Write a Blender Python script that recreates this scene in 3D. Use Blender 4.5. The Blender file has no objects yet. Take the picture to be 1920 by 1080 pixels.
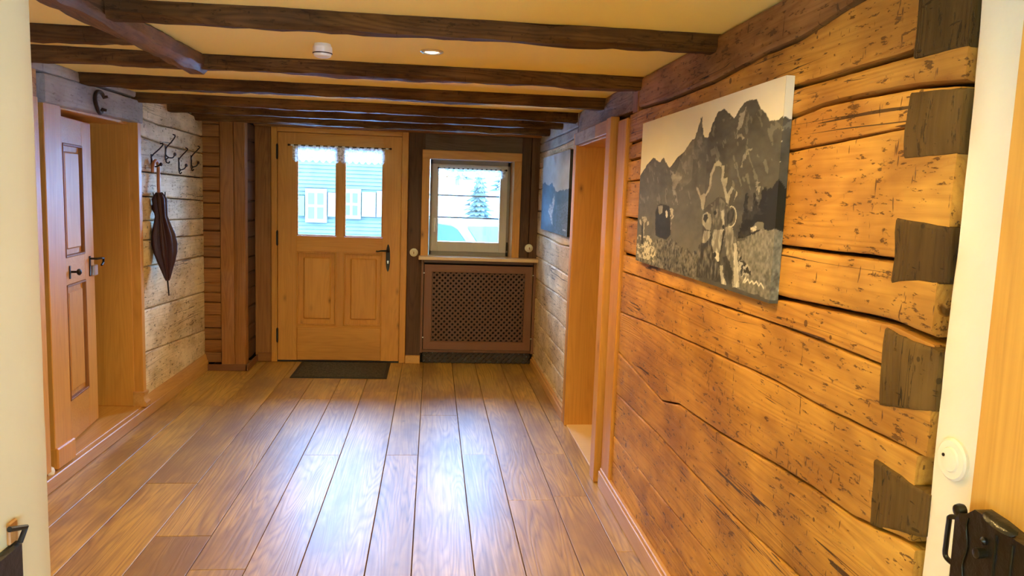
import bpy, bmesh, math, random
import numpy as np
from mathutils import Vector, Matrix, noise
random.seed(7)
S = bpy.context.scene
COL = S.collection
PI = math.pi

# ------------------------------------------------------------------ camera
cam_d = bpy.data.cameras.new('camera'); cam = bpy.data.objects.new('camera', cam_d); COL.objects.link(cam)
cam_d.sensor_width = 36.0; cam_d.lens = 1430/1920*36.0; cam_d.clip_start = .02; cam_d.clip_end = 300
R0 = Vector((0.99417074, -0.10189801, 0.03523269)); R1 = Vector((0.02276017, -0.12107027, -0.99238297)); R2 = Vector((0.10538749, 0.98740001, -0.11804531))
m = Matrix((R0, -R1, -R2)).transposed().to_4x4(); m.translation = Vector((0, 0, 1.47))
cam.matrix_world = m
S.camera = cam

# ------------------------------------------------------------------ view, sky, lights
S.view_settings.view_transform = 'Standard'; S.view_settings.look = 'None'
S.view_settings.exposure = 0.35; S.view_settings.gamma = 1.0; S.view_settings.use_curve_mapping = False
SKY = 50.0; SKYCOL = (.24, .51, 1.0)
W = bpy.data.worlds.new('world'); S.world = W; W.use_nodes = True
bg = W.node_tree.nodes['Background']; bg.inputs[0].default_value = (*SKYCOL, 1); bg.inputs[1].default_value = SKY
WARM = (1.0, .665, .225)
def lamp(name, kind, loc, power, col=WARM, size=.1, rot=(0, 0, 0), spot=None, sy=None):
    d = bpy.data.lights.new(name, kind); d.energy = power; d.color = col
    if kind == 'AREA':
        d.size = size
        if sy: d.shape = 'RECTANGLE'; d.size_y = sy
    else: d.shadow_soft_size = size
    if spot: d.spot_size = math.radians(spot); d.spot_blend = .6
    o = bpy.data.objects.new(name, d); o.location = loc; o.rotation_euler = rot; COL.objects.link(o); return o
lamp('ceiling_spot_light', 'SPOT', (-.018, 3.056, 1.99), 44, size=.04, spot=165)
lamp('ceiling_spot_light', 'SPOT', (.22, 1.80, 1.99), 36, size=.04, spot=165)  # assumed unseen spot, set to the right to light that wall
lamp('back_room_fill', 'POINT', (.15, -.9, 1.75), 34, size=.25)  # added unseen main fill behind the camera
lamp('ceiling_spot_light', 'SPOT', (-.02, 4.58, 1.99), 48, size=.04, spot=168)  # added unseen spot between the far beams, fills the hall with light
lamp('ceiling_spot_light', 'SPOT', (-1.25, 1.95, 1.99), 28, size=.04, spot=165)  # assumed unseen spot that brightens the left floor
lamp('left_room_fill', 'POINT', (-3.2, 4.6, 1.7), 2.5, size=.2)  # added dim warm fill, this room has no visible fitting
lamp('right_room_lamp', 'POINT', (1.9, 4.3, 1.7), 9, size=.2)
# sky portals: these emit nothing, they only help the renderer find the openings
for (x, z, w, h) in ((-.785, 1.455, .76, .78), (.31, 1.38, .58, .66)):
    p = lamp('window_portal', 'AREA', (x, 6.84, z), 1, size=w, sy=h, rot=(-PI/2, 0, 0)); p.data.cycles.is_portal = True

# ------------------------------------------------------------------ helpers
def smooth_noise(v, s=1.0): return noise.noise(Vector(v)*s)
class MB:
    def __init__(s): s.v = []; s.f = []
    def add(s, vs, fs):
        o = len(s.v); s.v += [tuple(v) for v in vs]; s.f += [tuple(i+o for i in f) for f in fs]; return s
    def box(s, x0, x1, y0, y1, z0, z1, c=0.0):
        if c <= 0:
            return s.add([(x0,y0,z0),(x1,y0,z0),(x1,y1,z0),(x0,y1,z0),(x0,y0,z1),(x1,y0,z1),(x1,y1,z1),(x0,y1,z1)],
                  [(0,3,2,1),(4,5,6,7),(0,1,5,4),(1,2,6,5),(2,3,7,6),(3,0,4,7)])
        bm = bmesh.new(); bmesh.ops.create_cube(bm, size=1)
        for v in bm.verts: v.co = Vector(((x0+x1)/2+v.co.x*(x1-x0), (y0+y1)/2+v.co.y*(y1-y0), (z0+z1)/2+v.co.z*(z1-z0)))
        c = min(c, .45*min(abs(x1-x0), abs(y1-y0), abs(z1-z0)))
        bmesh.ops.bevel(bm, geom=bm.edges[:], offset=c, segments=1, affect='EDGES')
        bm.verts.index_update(); s.add([v.co[:] for v in bm.verts], [tuple(v.index for v in f.verts) for f in bm.faces]); bm.free(); return s
    def prism(s, poly, axis, a0, a1):
        n = len(poly); ix = 'xyz'.index(axis); vs = []
        for a in (a0, a1):
            for p in poly:
                q = list(p); q.insert(ix, a); vs.append(q)
        return s.add(vs, [tuple(range(n))[::-1], tuple(range(n, 2*n))]+[(i, (i+1) % n, n+(i+1) % n, n+i) for i in range(n)])
    def tube(s, pts, r, n=8, cap=True):
        pts = [Vector(p) for p in pts]; rs = r if isinstance(r, (list, tuple)) else [r]*len(pts)
        o = len(s.v); prev = None
        for i, p in enumerate(pts):
            t = (pts[min(i+1, len(pts)-1)]-pts[max(i-1, 0)]).normalized()
            if prev is None:
                a = t.orthogonal().normalized()
            else:
                a = (prev-t*prev.dot(t)).normalized()
            prev = a; b = t.cross(a)
            for k in range(n):
                an = 2*PI*k/n; s.v.append(tuple(p+(a*math.cos(an)+b*math.sin(an))*rs[i]))
        for i in range(len(pts)-1):
            for k in range(n):
                s.f.append((o+i*n+k, o+i*n+(k+1) % n, o+(i+1)*n+(k+1) % n, o+(i+1)*n+k))
        if cap:
            s.f.append(tuple(o+k for k in range(n))[::-1]); e = o+(len(pts)-1)*n; s.f.append(tuple(e+k for k in range(n)))
        return s
    def lathe(s, prof, c, axis='z', n=24, mod=None):
        # prof: (radius, along)
        o = len(s.v); c = Vector(c)
        for j, (r, h) in enumerate(prof):
            for k in range(n):
                an = 2*PI*k/n; rr = max(r, 1e-4)*(mod(j, an) if mod else 1); a, b = rr*math.cos(an), rr*math.sin(an)
                d = {'z': (a, b, h), 'x': (h, a, b), 'y': (a, h, b)}[axis]; s.v.append(tuple(c+Vector(d)))
        for j in range(len(prof)-1):
            for k in range(n): s.f.append((o+j*n+k, o+j*n+(k+1) % n, o+(j+1)*n+(k+1) % n, o+(j+1)*n+k))
        s.f.append(tuple(o+k for k in range(n))[::-1]); e = o+(len(prof)-1)*n; s.f.append(tuple(e+k for k in range(n)))
        return s
    def rough(s, axis, a0, a1, b0, b1, c0, c1, ch=.012, amp=.004, step=.06, seed=0, bow=None):
        """hand-hewn timber along an axis; b, c are the other two axes in xyz order"""
        n = max(2, int(abs(a1-a0)/step)); ix = 'xyz'.index(axis); vs = []
        cr = [(b0+ch, c0), (b1-ch, c0), (b1, c0+ch), (b1, c1-ch), (b1-ch, c1), (b0+ch, c1), (b0, c1-ch), (b0, c0+ch)]
        bm_, cm_ = (b0+b1)/2, (c0+c1)/2
        for i in range(n+1):
            t = i/n; a = a0+(a1-a0)*t; ob, oc = bow(t) if bow else (0, 0)
            for k, (b, c) in enumerate(cr):
                nb = amp*noise.noise(Vector((a*3.1, k*1.7, seed*3.3)))+amp*.7*noise.noise(Vector((a*14, k*2.7, seed)))
                nc = amp*noise.noise(Vector((a*3.3, k*1.9+9, seed*2.1)))+amp*.7*noise.noise(Vector((a*13, k*2.3+5, seed)))
                q = [b+ob+nb*(1 if b > bm_ else -1), c+oc+nc*(1 if c > cm_ else -1)]; q.insert(ix, a); vs.append(q)
        fs = [tuple(range(8))[::-1], tuple(n*8+k for k in range(8))]
        for i in range(n):
            for k in range(8): fs.append((i*8+k, i*8+(k+1) % 8, (i+1)*8+(k+1) % 8, (i+1)*8+k))
        return s.add(vs, fs)
def pinterp(pl, t):
    pl = sorted(pl)
    if t <= pl[0][0]: return pl[0][1]
    for (a, z), (b, w) in zip(pl, pl[1:]):
        if t <= b: return z+(w-z)*(t-a)/(b-a)
    return pl[-1][1]
def log_mesh(mb, xf, sgn, y0, y1, lo, hi, depth=.05, r=.009, gap=.003, amp=.0022, step=.02, seed=0, jag=.0013):
    """wall log with its face at x=xf; sgn=+1: the wall lies on the +x side of the room. lo/hi are (y,z) polylines"""
    n = max(2, int((y1-y0)/step)); vs = []; K = 14
    for i in range(n+1):
        y = y0+(y1-y0)*i/n
        zl = pinterp(lo, y)+gap/2+jag*(.5+noise.noise(Vector((y*9, seed*5.1, 1))))+jag*.8*noise.noise(Vector((y*31, seed*5.1, 2)))
        zh = pinterp(hi, y)-gap/2-jag*(.5+noise.noise(Vector((y*9, seed*5.1, 7))))-jag*.8*noise.noise(Vector((y*31, seed*5.1, 8)))
        rr = min(r, (zh-zl)*.3)
        prof = [(depth, zl), (rr*1.1, zl), (rr*.35, zl+rr*.3), (0, zl+rr), (0, zl+rr+.004)]
        for k in range(1, 5): prof.append((0, zl+rr+(zh-zl-2*rr)*k/5))
        prof += [(0, zh-rr-.004), (0, zh-rr), (rr*.35, zh-rr*.3), (rr*1.1, zh), (depth, zh)]
        for k, (d, z) in enumerate(prof):
            nn = amp*(noise.noise(Vector((y*2.6, z*9, seed)))+.6*noise.noise(Vector((y*9, z*22, seed+4)))) if 0 < k < K-1 else 0
            vs.append((xf+sgn*(d+nn+amp), y, z))
    fs = [tuple(range(K)), tuple(n*K+k for k in range(K))[::-1]]
    for i in range(n):
        for k in range(K): 
            f = (i*K+k, (i+1)*K+k, (i+1)*K+(k+1) % K, i*K+(k+1) % K); fs.append(f)
    mb.add(vs, fs); return mb
def setp(o, label=None, cat=None, group=None, kind=None):
    if label: o['label'] = label
    if cat: o['category'] = cat
    if group: o['group'] = group
    if kind: o['kind'] = kind
    return o
def wloc(o):
    p = Vector((0, 0, 0))
    while o: p += o.location; o = o.parent
    return p
def obj(name, mb, mat, parent=None, smooth=False, base=None, **kw):
    me = bpy.data.meshes.new(name); off = wloc(parent) if parent else Vector((0, 0, 0))
    if base is not None: off = Vector(base)
    me.from_pydata([tuple(Vector(v)-off) for v in mb.v], [], mb.f)
    bm = bmesh.new(); bm.from_mesh(me); bmesh.ops.recalc_face_normals(bm, faces=bm.faces[:]); bm.to_mesh(me); bm.free()
    me.materials.append(mat)
    if smooth:
        for p in me.polygons: p.use_smooth = True
        if smooth != 'all':
            try: me.set_sharp_from_angle(angle=math.radians(35))
            except Exception: pass
    o = bpy.data.objects.new(name, me); COL.objects.link(o)
    if parent: o.parent = parent
    elif base is not None: o.location = off
    return setp(o, **kw)
def thing(name, loc, **kw):
    o = bpy.data.objects.new(name, None); o.location = loc; o.empty_display_size = .05; COL.objects.link(o); return setp(o, **kw)
def B(*a, c=0.002): return MB().box(*a, c=c)

# ------------------------------------------------------------------ materials
def newmat(name):
    m = bpy.data.materials.new(name); m.use_nodes = True; nt = m.node_tree; nt.nodes.clear()
    out = nt.nodes.new('ShaderNodeOutputMaterial'); return m, nt, out
class N:
    def __init__(s, nt): s.nt = nt
    def n(s, t, **kw):
        x = s.nt.nodes.new('ShaderNode'+t)
        for k, v in kw.items(): setattr(x, k, v)
        return x
    def link(s, a, b): s.nt.links.new(a, b)
    def val(s, sock, v):
        if hasattr(v, 'default_value') or hasattr(v, 'is_output'): s.link(v, sock)
        else: sock.default_value = v
    def math(s, op, a, b=0.0, c=0.0, clamp=False):
        x = s.n('Math', operation=op, use_clamp=clamp)
        for i, v in enumerate((a, b, c)):
            s.val(x.inputs[i], v)
        return x.outputs[0]
    def noise(s, vec, scale, detail=2, rough=.5, dist=0):
        x = s.n('TexNoise'); s.link(vec, x.inputs['Vector']); x.inputs['Scale'].default_value = scale; x.inputs['Detail'].default_value = detail
        x.inputs['Roughness'].default_value = rough; x.inputs['Distortion'].default_value = dist; return x.outputs[0]
    def mapv(s, vec, scale, rot=(0, 0, 0)):
        x = s.n('Mapping'); s.link(vec, x.inputs[0]); x.inputs['Scale'].default_value = scale; x.inputs['Rotation'].default_value = rot; return x.outputs[0]
    def ramp(s, f, stops, interp='LINEAR'):
        x = s.n('ValToRGB'); s.link(f, x.inputs[0]); e = x.color_ramp.elements; x.color_ramp.interpolation = interp
        e[0].position, e[0].color = stops[0][0], (*stops[0][1], 1); e[1].position, e[1].color = stops[1][0], (*stops[1][1], 1)
        for p, c in stops[2:]: k = e.new(p); k.color = (*c, 1)
        return x.outputs[0]
    def mix(s, f, a, b, mode='MIX'):
        x = s.n('Mix', data_type='RGBA', blend_type=mode); s.val(x.inputs[0], f)
        for i, v in ((6, a), (7, b)):
            if isinstance(v, tuple): x.inputs[i].default_value = (*v, 1)
            else: s.link(v, x.inputs[i])
        return x.outputs[2]
def g3(v): return (v, v, v)
def wood(name, light, dark, axis='y', rough=.5, grain=1.0, knots=.5, specks=0.0, cracks=0.0, patch=None, vary=.18, bump=.3, spec=.4, coat=0.0, ringscale=1.0):
    m, nt, out = newmat(name); k = N(nt)
    tc = k.n('TexCoord'); oi = k.n('ObjectInfo')
    vm = k.n('VectorMath', operation='MULTIPLY_ADD'); cx = k.n('CombineXYZ')
    for i in range(3): k.link(oi.outputs['Random'], cx.inputs[i])
    k.link(cx.outputs[0], vm.inputs[0]); vm.inputs[1].default_value = (37.1, 53.7, 71.3); k.link(tc.outputs['Object'], vm.inputs[2])
    v = vm.outputs[0]; ix = 'xyz'.index(axis)
    def sc(al, ac): q = [ac]*3; q[ix] = al; return tuple(q)
    # growth rings seen on the face of the board: contour lines of a stretched field
    field = k.noise(k.mapv(v, sc(.5, 6)), 1.0*ringscale, 2, .5, .3)
    rings = k.math('PINGPONG', k.math('MULTIPLY', field, 22*ringscale), .5)
    rings = k.math('MULTIPLY', rings, 2)
    rings = k.math('POWER', rings, 1.6)
    fine = k.noise(k.mapv(v, sc(2.2, 90)), 1.0, 4, .65)
    broad = k.noise(k.mapv(v, sc(.8, 3)), 1.0, 3, .55)
    f = k.math('MULTIPLY_ADD', rings, .34*grain, k.math('MULTIPLY_ADD', k.math('SUBTRACT', fine, .5), 1.2*grain, k.math('MULTIPLY_ADD', broad, 1.1, -.33)), clamp=True)
    col = k.ramp(f, [(0.0, light), (1.0, dark)])
    if patch:
        pn = k.noise(k.mapv(v, sc(1.1, 3.2)), 1.3, 4, .6)
        col = k.mix(k.ramp(pn, [(.42, g3(0)), (.66, g3(.85))]), col, patch)
    hgt = k.math('MULTIPLY_ADD', fine, .5, k.math('MULTIPLY', rings, -.35))
    if knots > 0:
        vo = k.n('TexVoronoi', feature='F1'); k.link(k.mapv(v, sc(2.6, 5.5)), vo.inputs['Vector']); vo.inputs['Scale'].default_value = 1.0
        km = k.ramp(vo.outputs['Distance'], [(0.0, g3(1)), (.10+.05*knots, g3(0))])
        kk = k.math('MULTIPLY', k.math('MULTIPLY', km, km), min(1, knots*1.3), clamp=True)
        col = k.mix(kk, col, tuple(c*.28 for c in dark))
    if specks > 0:
        wn = k.noise(k.mapv(v, sc(1.6, 3)), 2.0, 3, .6)
        zone = k.math('MULTIPLY', k.math('SUBTRACT', wn, .38), 4.0, clamp=True)
        sn = k.noise(k.mapv(v, sc(16, 60)), 1.3, 4, .7)
        s2 = k.math('MULTIPLY', k.math('SUBTRACT', k.math('MULTIPLY_ADD', zone, .05, sn), 0.622), 24, clamp=True)
        vn = k.noise(k.mapv(v, sc(75, 16)), 1.0, 2, .6)
        s3 = k.math('MULTIPLY', k.math('SUBTRACT', k.math('MULTIPLY_ADD', zone, .045, vn), .70), 24, clamp=True)
        vo = k.n('TexVoronoi', feature='F1'); k.link(k.mapv(v, sc(17, 17)), vo.inputs['Vector']); vo.inputs['Scale'].default_value = 1.0
        s4 = k.math('LESS_THAN', vo.outputs['Distance'], k.math('MULTIPLY', k.math('SUBTRACT', k.noise(v, 3.1, 1), .46, clamp=True), .75))
        sm = k.math('MULTIPLY', k.math('MAXIMUM', k.math('MAXIMUM', s2, s3), s4), specks)
        col = k.mix(k.math('MULTIPLY', zone, .65), col, tuple(c*.8 for c in dark))
        col = k.mix(sm, col, tuple(c*.30 for c in dark)); hgt = k.math('MULTIPLY_ADD', sm, -1.6, hgt)
    if cracks > 0:
        cn = k.noise(k.mapv(v, sc(.33, 15)), 1.0, 3, .62, .1)
        d = k.math('ABSOLUTE', k.math('SUBTRACT', cn, .5)); on = k.noise(k.mapv(v, sc(1.1, 5)), 1.0, 2)
        cm = k.math('MULTIPLY', k.math('LESS_THAN', d, k.math('MULTIPLY', k.math('SUBTRACT', on, .50, clamp=True), .045)), cracks)
        col = k.mix(cm, col, tuple(c*.12 for c in dark)); hgt = k.math('MULTIPLY_ADD', cm, -2.5, hgt)
    tv = k.math('MULTIPLY_ADD', oi.outputs['Random'], 2*vary, 1-vary)
    hv = k.n('HueSaturation'); k.link(col, hv.inputs['Color']); k.link(tv, hv.inputs['Value'])
    bs = k.n('BsdfPrincipled'); k.link(hv.outputs[0], bs.inputs['Base Color'])
    rn = k.math('MULTIPLY_ADD', fine, .25, rough-.12); k.link(rn, bs.inputs['Roughness']); bs.inputs['Specular IOR Level'].default_value = spec
    if coat: bs.inputs['Coat Weight'].default_value = coat; bs.inputs['Coat Roughness'].default_value = rough*.8
    bp = k.n('Bump'); bp.inputs['Strength'].default_value = bump; bp.inputs['Distance'].default_value = .003; k.link(hgt, bp.inputs['Height']); k.link(bp.outputs[0], bs.inputs['Normal'])
    k.link(bs.outputs[0], out.inputs[0]); return m
def plain(name, col, rough=.6, metal=0, bump=0, bscale=20, spec=.5, var=0, emit=None, estr=0, sss=0):
    m, nt, out = newmat(name); k = N(nt); bs = k.n('BsdfPrincipled')
    bs.inputs['Base Color'].default_value = (*col, 1); bs.inputs['Roughness'].default_value = rough; bs.inputs['Metallic'].default_value = metal
    bs.inputs['Specular IOR Level'].default_value = spec
    tc = k.n('TexCoord')
    if var:
        nn = k.noise(tc.outputs['Object'], bscale*.4, 4, .6)
        k.link(k.ramp(nn, [(.3, tuple(c*(1-var) for c in col)), (.7, tuple(min(1, c*(1+var)) for c in col))]), bs.inputs['Base Color'])
    if bump:
        nn = k.noise(tc.outputs['Object'], bscale, 4, .6); bp = k.n('Bump'); bp.inputs['Strength'].default_value = bump; bp.inputs['Distance'].default_value = .01
        k.link(nn, bp.inputs['Height']); k.link(bp.outputs[0], bs.inputs['Normal'])
    if emit: bs.inputs['Emission Color'].default_value = (*emit, 1); bs.inputs['Emission Strength'].default_value = estr
    k.link(bs.outputs[0], out.inputs[0]); return m
def glassmat(name, tint=(1, 1, 1)):
    m, nt, out = newmat(name); k = N(nt); t = k.n('BsdfTransparent'); t.inputs[0].default_value = (*tint, 1); g = k.n('BsdfGlossy'); g.inputs['Roughness'].default_value = .02
    fr = k.n('Fresnel'); fr.inputs[0].default_value = 1.45; mx = k.n('MixShader'); k.link(fr.outputs[0], mx.inputs[0]); k.link(t.outputs[0], mx.inputs[1]); k.link(g.outputs[0], mx.inputs[2]); k.link(mx.outputs[0], out.inputs[0]); return m
def clothmat(name, col, transp=.35):
    m, nt, out = newmat(name); k = N(nt); tr = k.n('BsdfTransparent'); d = k.n('BsdfDiffuse'); tl = k.n('BsdfTranslucent')
    d.inputs[0].default_value = (*col, 1); tl.inputs[0].default_value = (*col, 1)
    a = k.n('MixShader'); a.inputs[0].default_value = .6; k.link(d.outputs[0], a.inputs[1]); k.link(tl.outputs[0], a.inputs[2])
    tc = k.n('TexCoord'); wv = k.noise(tc.outputs['Object'], 45, 3, .7); f = k.math('MULTIPLY', k.math('GREATER_THAN', wv, .5), .45); f = k.math('ADD', f, transp-.15)
    b = k.n('MixShader'); k.link(f, b.inputs[0]); k.link(a.outputs[0], b.inputs[1]); k.link(tr.outputs[0], b.inputs[2]); k.link(b.outputs[0], out.inputs[0]); return m
def colattr(name, rough=.55):
    m, nt, out = newmat(name); k = N(nt); a = k.n('VertexColor'); a.layer_name = 'Col'; bs = k.n('BsdfPrincipled'); bs.inputs['Roughness'].default_value = rough
    bs.inputs['Specular IOR Level'].default_value = .25
    k.link(a.outputs[0], bs.inputs['Base Color']); k.link(bs.outputs[0], out.inputs[0]); return m

M = {}
M['floor'] = wood('floor_boards', (.60, .35, .065), (.18, .080, .012), 'y', rough=.46, grain=1.15, knots=.5, vary=.07, bump=.3, spec=.55, coat=.5, patch=(.25, .125, .035))
M['log'] = wood('log_wood', (.68, .335, .055), (.30, .105, .014), 'y', rough=.55, grain=.75, knots=.45, specks=.85, cracks=.9, vary=.10, bump=.6, spec=.3)
M['upperlog'] = wood('brown_log_wood', (.42, .21, .065), (.17, .07, .02), 'y', rough=.65, grain=.9, knots=.4, specks=.7, cracks=1, vary=.05, bump=.6, spec=.2)
M['greylog'] = wood('grey_log_wood', (.34, .22, .13), (.13, .068, .035), 'y', rough=.7, grain=.9, knots=.4, specks=.7, cracks=1, vary=.10, bump=.6, spec=.2)
M['pale'] = wood('daylit_pale_wood', (.88, .70, .42), (.52, .33, .13), 'y', rough=.6, grain=.7, knots=.2, specks=.9, cracks=.8, vary=.08, bump=.6, spec=.25, patch=(.80, .64, .40))  # washed timber tone, with daylight paling put into the colour
M['greywhite'] = wood('limewashed_wood', (.50, .46, .42), (.30, .26, .23), 'y', rough=.7, grain=.5, knots=.2, specks=.4, vary=.05, bump=.4, spec=.2)
M['endgrain'] = wood('dark_end_grain', (.13, .068, .016), (.045, .021, .005), 'z', rough=.7, grain=.6, knots=.3, specks=.6, cracks=.8, vary=.2, bump=.7, spec=.2)
M['beam'] = wood('beam_wood', (.19, .088, .026), (.040, .016, .006), 'x', rough=.65, grain=1.1, knots=.4, specks=.5, cracks=.7, vary=.15, bump=.6, spec=.14)
M['beamy'] = wood('lengthwise_beam_wood', (.24, .115, .045), (.06, .026, .010), 'y', rough=.5, grain=.9, knots=.4, specks=.4, cracks=.6, vary=.1, bump=.6, spec=.5)
M['pinez'] = wood('pine_upright', (.66, .31, .055), (.38, .14, .018), 'z', rough=.45, grain=.6, knots=.85, vary=.05, bump=.1, spec=.45)
M['piney'] = wood('pine_lengthwise', (.60, .32, .09), (.34, .145, .03), 'y', rough=.42, grain=.5, knots=.3, vary=.06, bump=.1, spec=.45)
M['pinex'] = wood('pine_crosswise', (.66, .31, .055), (.38, .14, .018), 'x', rough=.42, grain=.5, knots=.4, vary=.05, bump=.1, spec=.45)
M['darkpinez'] = wood('old_pine_upright', (.34, .14, .035), (.12, .042, .010), 'z', rough=.5, grain=.9, knots=.6, vary=.15, bump=.3, spec=.35)
M['darkpinex'] = wood('old_pine_crosswise', (.34, .14, .035), (.12, .042, .010), 'x', rough=.5, grain=.9, knots=.5, vary=.22, bump=.3, spec=.35)
M['darkz'] = wood('dark_plank_upright', (.13, .062, .036), (.045, .020, .012), 'z', rough=.6, grain=.9, knots=.5, vary=.12, bump=.4, spec=.3)
M['darkx'] = wood('dark_plank_crosswise', (.17, .115, .09), (.06, .04, .03), 'x', rough=.6, grain=.9, knots=.5, vary=.12, bump=.4, spec=.3)
M['brown'] = wood('stained_wood', (.20, .082, .038), (.11, .042, .018), 'x', rough=.42, grain=.35, knots=0, vary=.05, bump=.1, spec=.4)
M['brownz'] = wood('stained_wood_upright', (.20, .082, .038), (.11, .042, .018), 'z', rough=.42, grain=.35, knots=0, vary=.05, bump=.1, spec=.4)
M['lattice'] = plain('lattice_wood', (.11, .045, .025), .5)
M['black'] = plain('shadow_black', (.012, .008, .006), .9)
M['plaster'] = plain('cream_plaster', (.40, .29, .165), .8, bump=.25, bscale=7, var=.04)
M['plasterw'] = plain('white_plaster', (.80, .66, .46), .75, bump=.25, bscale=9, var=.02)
M['ceil'] = plain('ceiling_paint', (.97, .76, .24), .85, bump=.05, bscale=14)
M['iron'] = plain('black_iron', (.02, .017, .016), .42, metal=.6, bump=.1, bscale=60)
M['ironrust'] = plain('dark_forged_iron', (.045, .03, .022), .5, metal=.7, bump=.3, bscale=90)
M['brownlock'] = plain('black_brown_lock_lacquer', (.012, .008, .004), .28, metal=.3, bump=.25, bscale=35, spec=.6)
M['steel'] = plain('steel', (.7, .68, .65), .3, metal=1)
M['porcelain'] = plain('cream_porcelain', (.82, .78, .66), .25)
M['white'] = plain('white_plastic', (.85, .84, .80), .4)
M['winframe'] = wood('window_frame_wood', (.56, .50, .42), (.42, .36, .28), 'z', rough=.45, grain=.3, knots=0, vary=.04, bump=.05)
M['sill'] = wood('sill_wood', (.74, .52, .30), (.55, .33, .15), 'x', rough=.35, grain=.3, knots=.1, vary=.03, bump=.05)
M['glass'] = glassmat('clear_glass')
M['cloth'] = clothmat('white_lace', (.9, .92, .95))
M['umbcloth'] = plain('maroon_umbrella_cloth', (.032, .006, .011), .55, bump=.2, bscale=60)
M['umbwood'] = plain('umbrella_handle_wood', (.40, .17, .07), .35)
M['redcloth'] = plain('red_curtain_cloth', (.42, .14, .09), .8)
M['rubber'] = plain('black_rubber', (.02, .016, .012), .7)
M['carpet'] = plain('brown_mat_fibre', (.075, .06, .035), .95, bump=1.0, bscale=160, var=.75)
M['canvas_side'] = plain('canvas_edge', (.06, .055, .05), .7)
M['print'] = colattr('photo_print')
M['snow'] = plain('snow', (.90, .92, .95), .8, var=.03, bscale=1)
M['facade'] = plain('blue_grey_shingle', (.042, .050, .032), .8, var=.18, bscale=9)
M['facwhite'] = plain('white_window_paint', (.10, .085, .065), .6)
M['shutter'] = plain('turquoise_shutter', (.03, .10, .07), .6)
M['farglass'] = plain('far_window_glass', (.04, .045, .04), .1)
M['roof'] = plain('snowy_roof', (.8, .82, .85), .8)
M['foliage'] = plain('frosted_needles', (.045, .07, .06), .9, var=.4, bscale=4)
M['trunk'] = plain('tree_bark', (.10, .10, .10), .9)
M['carbody'] = plain('silver_car_paint', (.06, .08, .055), .5, spec=.2)
M['carglass'] = plain('car_glass', (.008, .025, .02), .4, spec=.1)
M['tyre'] = plain('tyre_rubber', (.03, .03, .035), .8)

XR = .91; XL = -1.80; YB = 6.62; CZ = 2.02

# ------------------------------------------------------------------ floor (planks are parts)
floor = obj('floor', MB().box(-2.2, 1.3, -3.1, 6.86, -.06, -.018), M['black'], kind='structure', label='wide oak coloured floorboards running to the front door')
edges = [-1.80, -1.60, -1.385, -1.135, -.904, -.692, -.487, -.232, -.052, .195, .397, .626, .80, .94]
butts = {0: [3.1], 1: [5.2, 2.6], 2: [3.8], 3: [3.2], 4: [2.9, 5.4], 5: [4.214], 6: [2.4, 5.6], 7: [4.214], 8: [2.2, 5.0], 9: [4.223], 10: [3.556, 2.45], 11: [4.232, 3.6], 12: [3.0, 4.9]}
for i, (a, b) in enumerate(zip(edges, edges[1:])):
    ys = sorted([-3.0, 6.64, .9]+[y for y in butts[i]])
    for y0, y1 in zip(ys, ys[1:]):
        g = .0016; dz = random.uniform(-.0012, .0006)
        mb = MB().box(a+g, b-g, y0+g*.7, y1-g*.7, -.02, 0+dz, c=.0015)
        obj('floorboard', mb, M['floor'], floor)

# ------------------------------------------------------------------ ceiling and its beams
ceiling = obj('ceiling', MB().box(-4.2, 2.5, .95, 6.9, CZ, CZ+.12), M['ceil'], kind='structure', label='warm yellow painted ceiling between the timbers')
obj('ceiling', MB().box(-4.2, 2.5, -3.1, .95, 2.35, 2.45), M['ceil'], kind='structure', label='ceiling of the room behind the doorway')
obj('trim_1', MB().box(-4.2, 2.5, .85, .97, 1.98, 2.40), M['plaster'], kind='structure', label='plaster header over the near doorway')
beams = [
 ('thick beam nearest the camera, abutting the lengthwise log', -.99, .93, 2.475, 2.555, 1.963, 3),
 ('short beam stub left of the lengthwise log', -1.82, -1.07, 2.93, 3.02, 1.968, 8),
 ('second full beam, just beyond the ceiling spotlight', -1.82, .93, 3.39, 3.485, 1.962, 13),
 ('third full beam across the hall, its left end on the lintel', -1.82, .93, 4.14, 4.25, 1.962, 17),
 ('fourth full beam, ending above the right doorway', -1.82, .93, 4.90, 4.99, 1.962, 23),
 ('fifth full beam from the camera, dark and thin', -1.82, .93, 5.46, 5.55, 1.965, 29),
 ('last full beam, closest to the front door wall', -1.82, .93, 6.06, 6.15, 1.965, 31)]
for lab, x0, x1, y0, y1, z0, sd in beams:
    mb = MB().rough('x', x0, x1, y0, y1, z0, CZ+.01, ch=.014, amp=.009, step=.05, seed=sd)
    obj('ceiling_beam', mb, M['beam'], smooth=True, label='dark brown hewn ceiling '+lab.replace('beam', 'timber', 0), cat='beam', group='ceiling beams across the hall')
mb = MB().rough('y', 1.0, 3.46, -1.085, -.985, 1.955, CZ+.02, ch=.024, amp=.012, step=.05, seed=41, bow=lambda t: (.022*math.sin(t*7+1), .008*math.sin(t*5)))
obj('ceiling_log', mb, M['beamy'], smooth=True, label='crooked dark log running lengthwise under the ceiling at the left', cat='beam')

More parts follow.
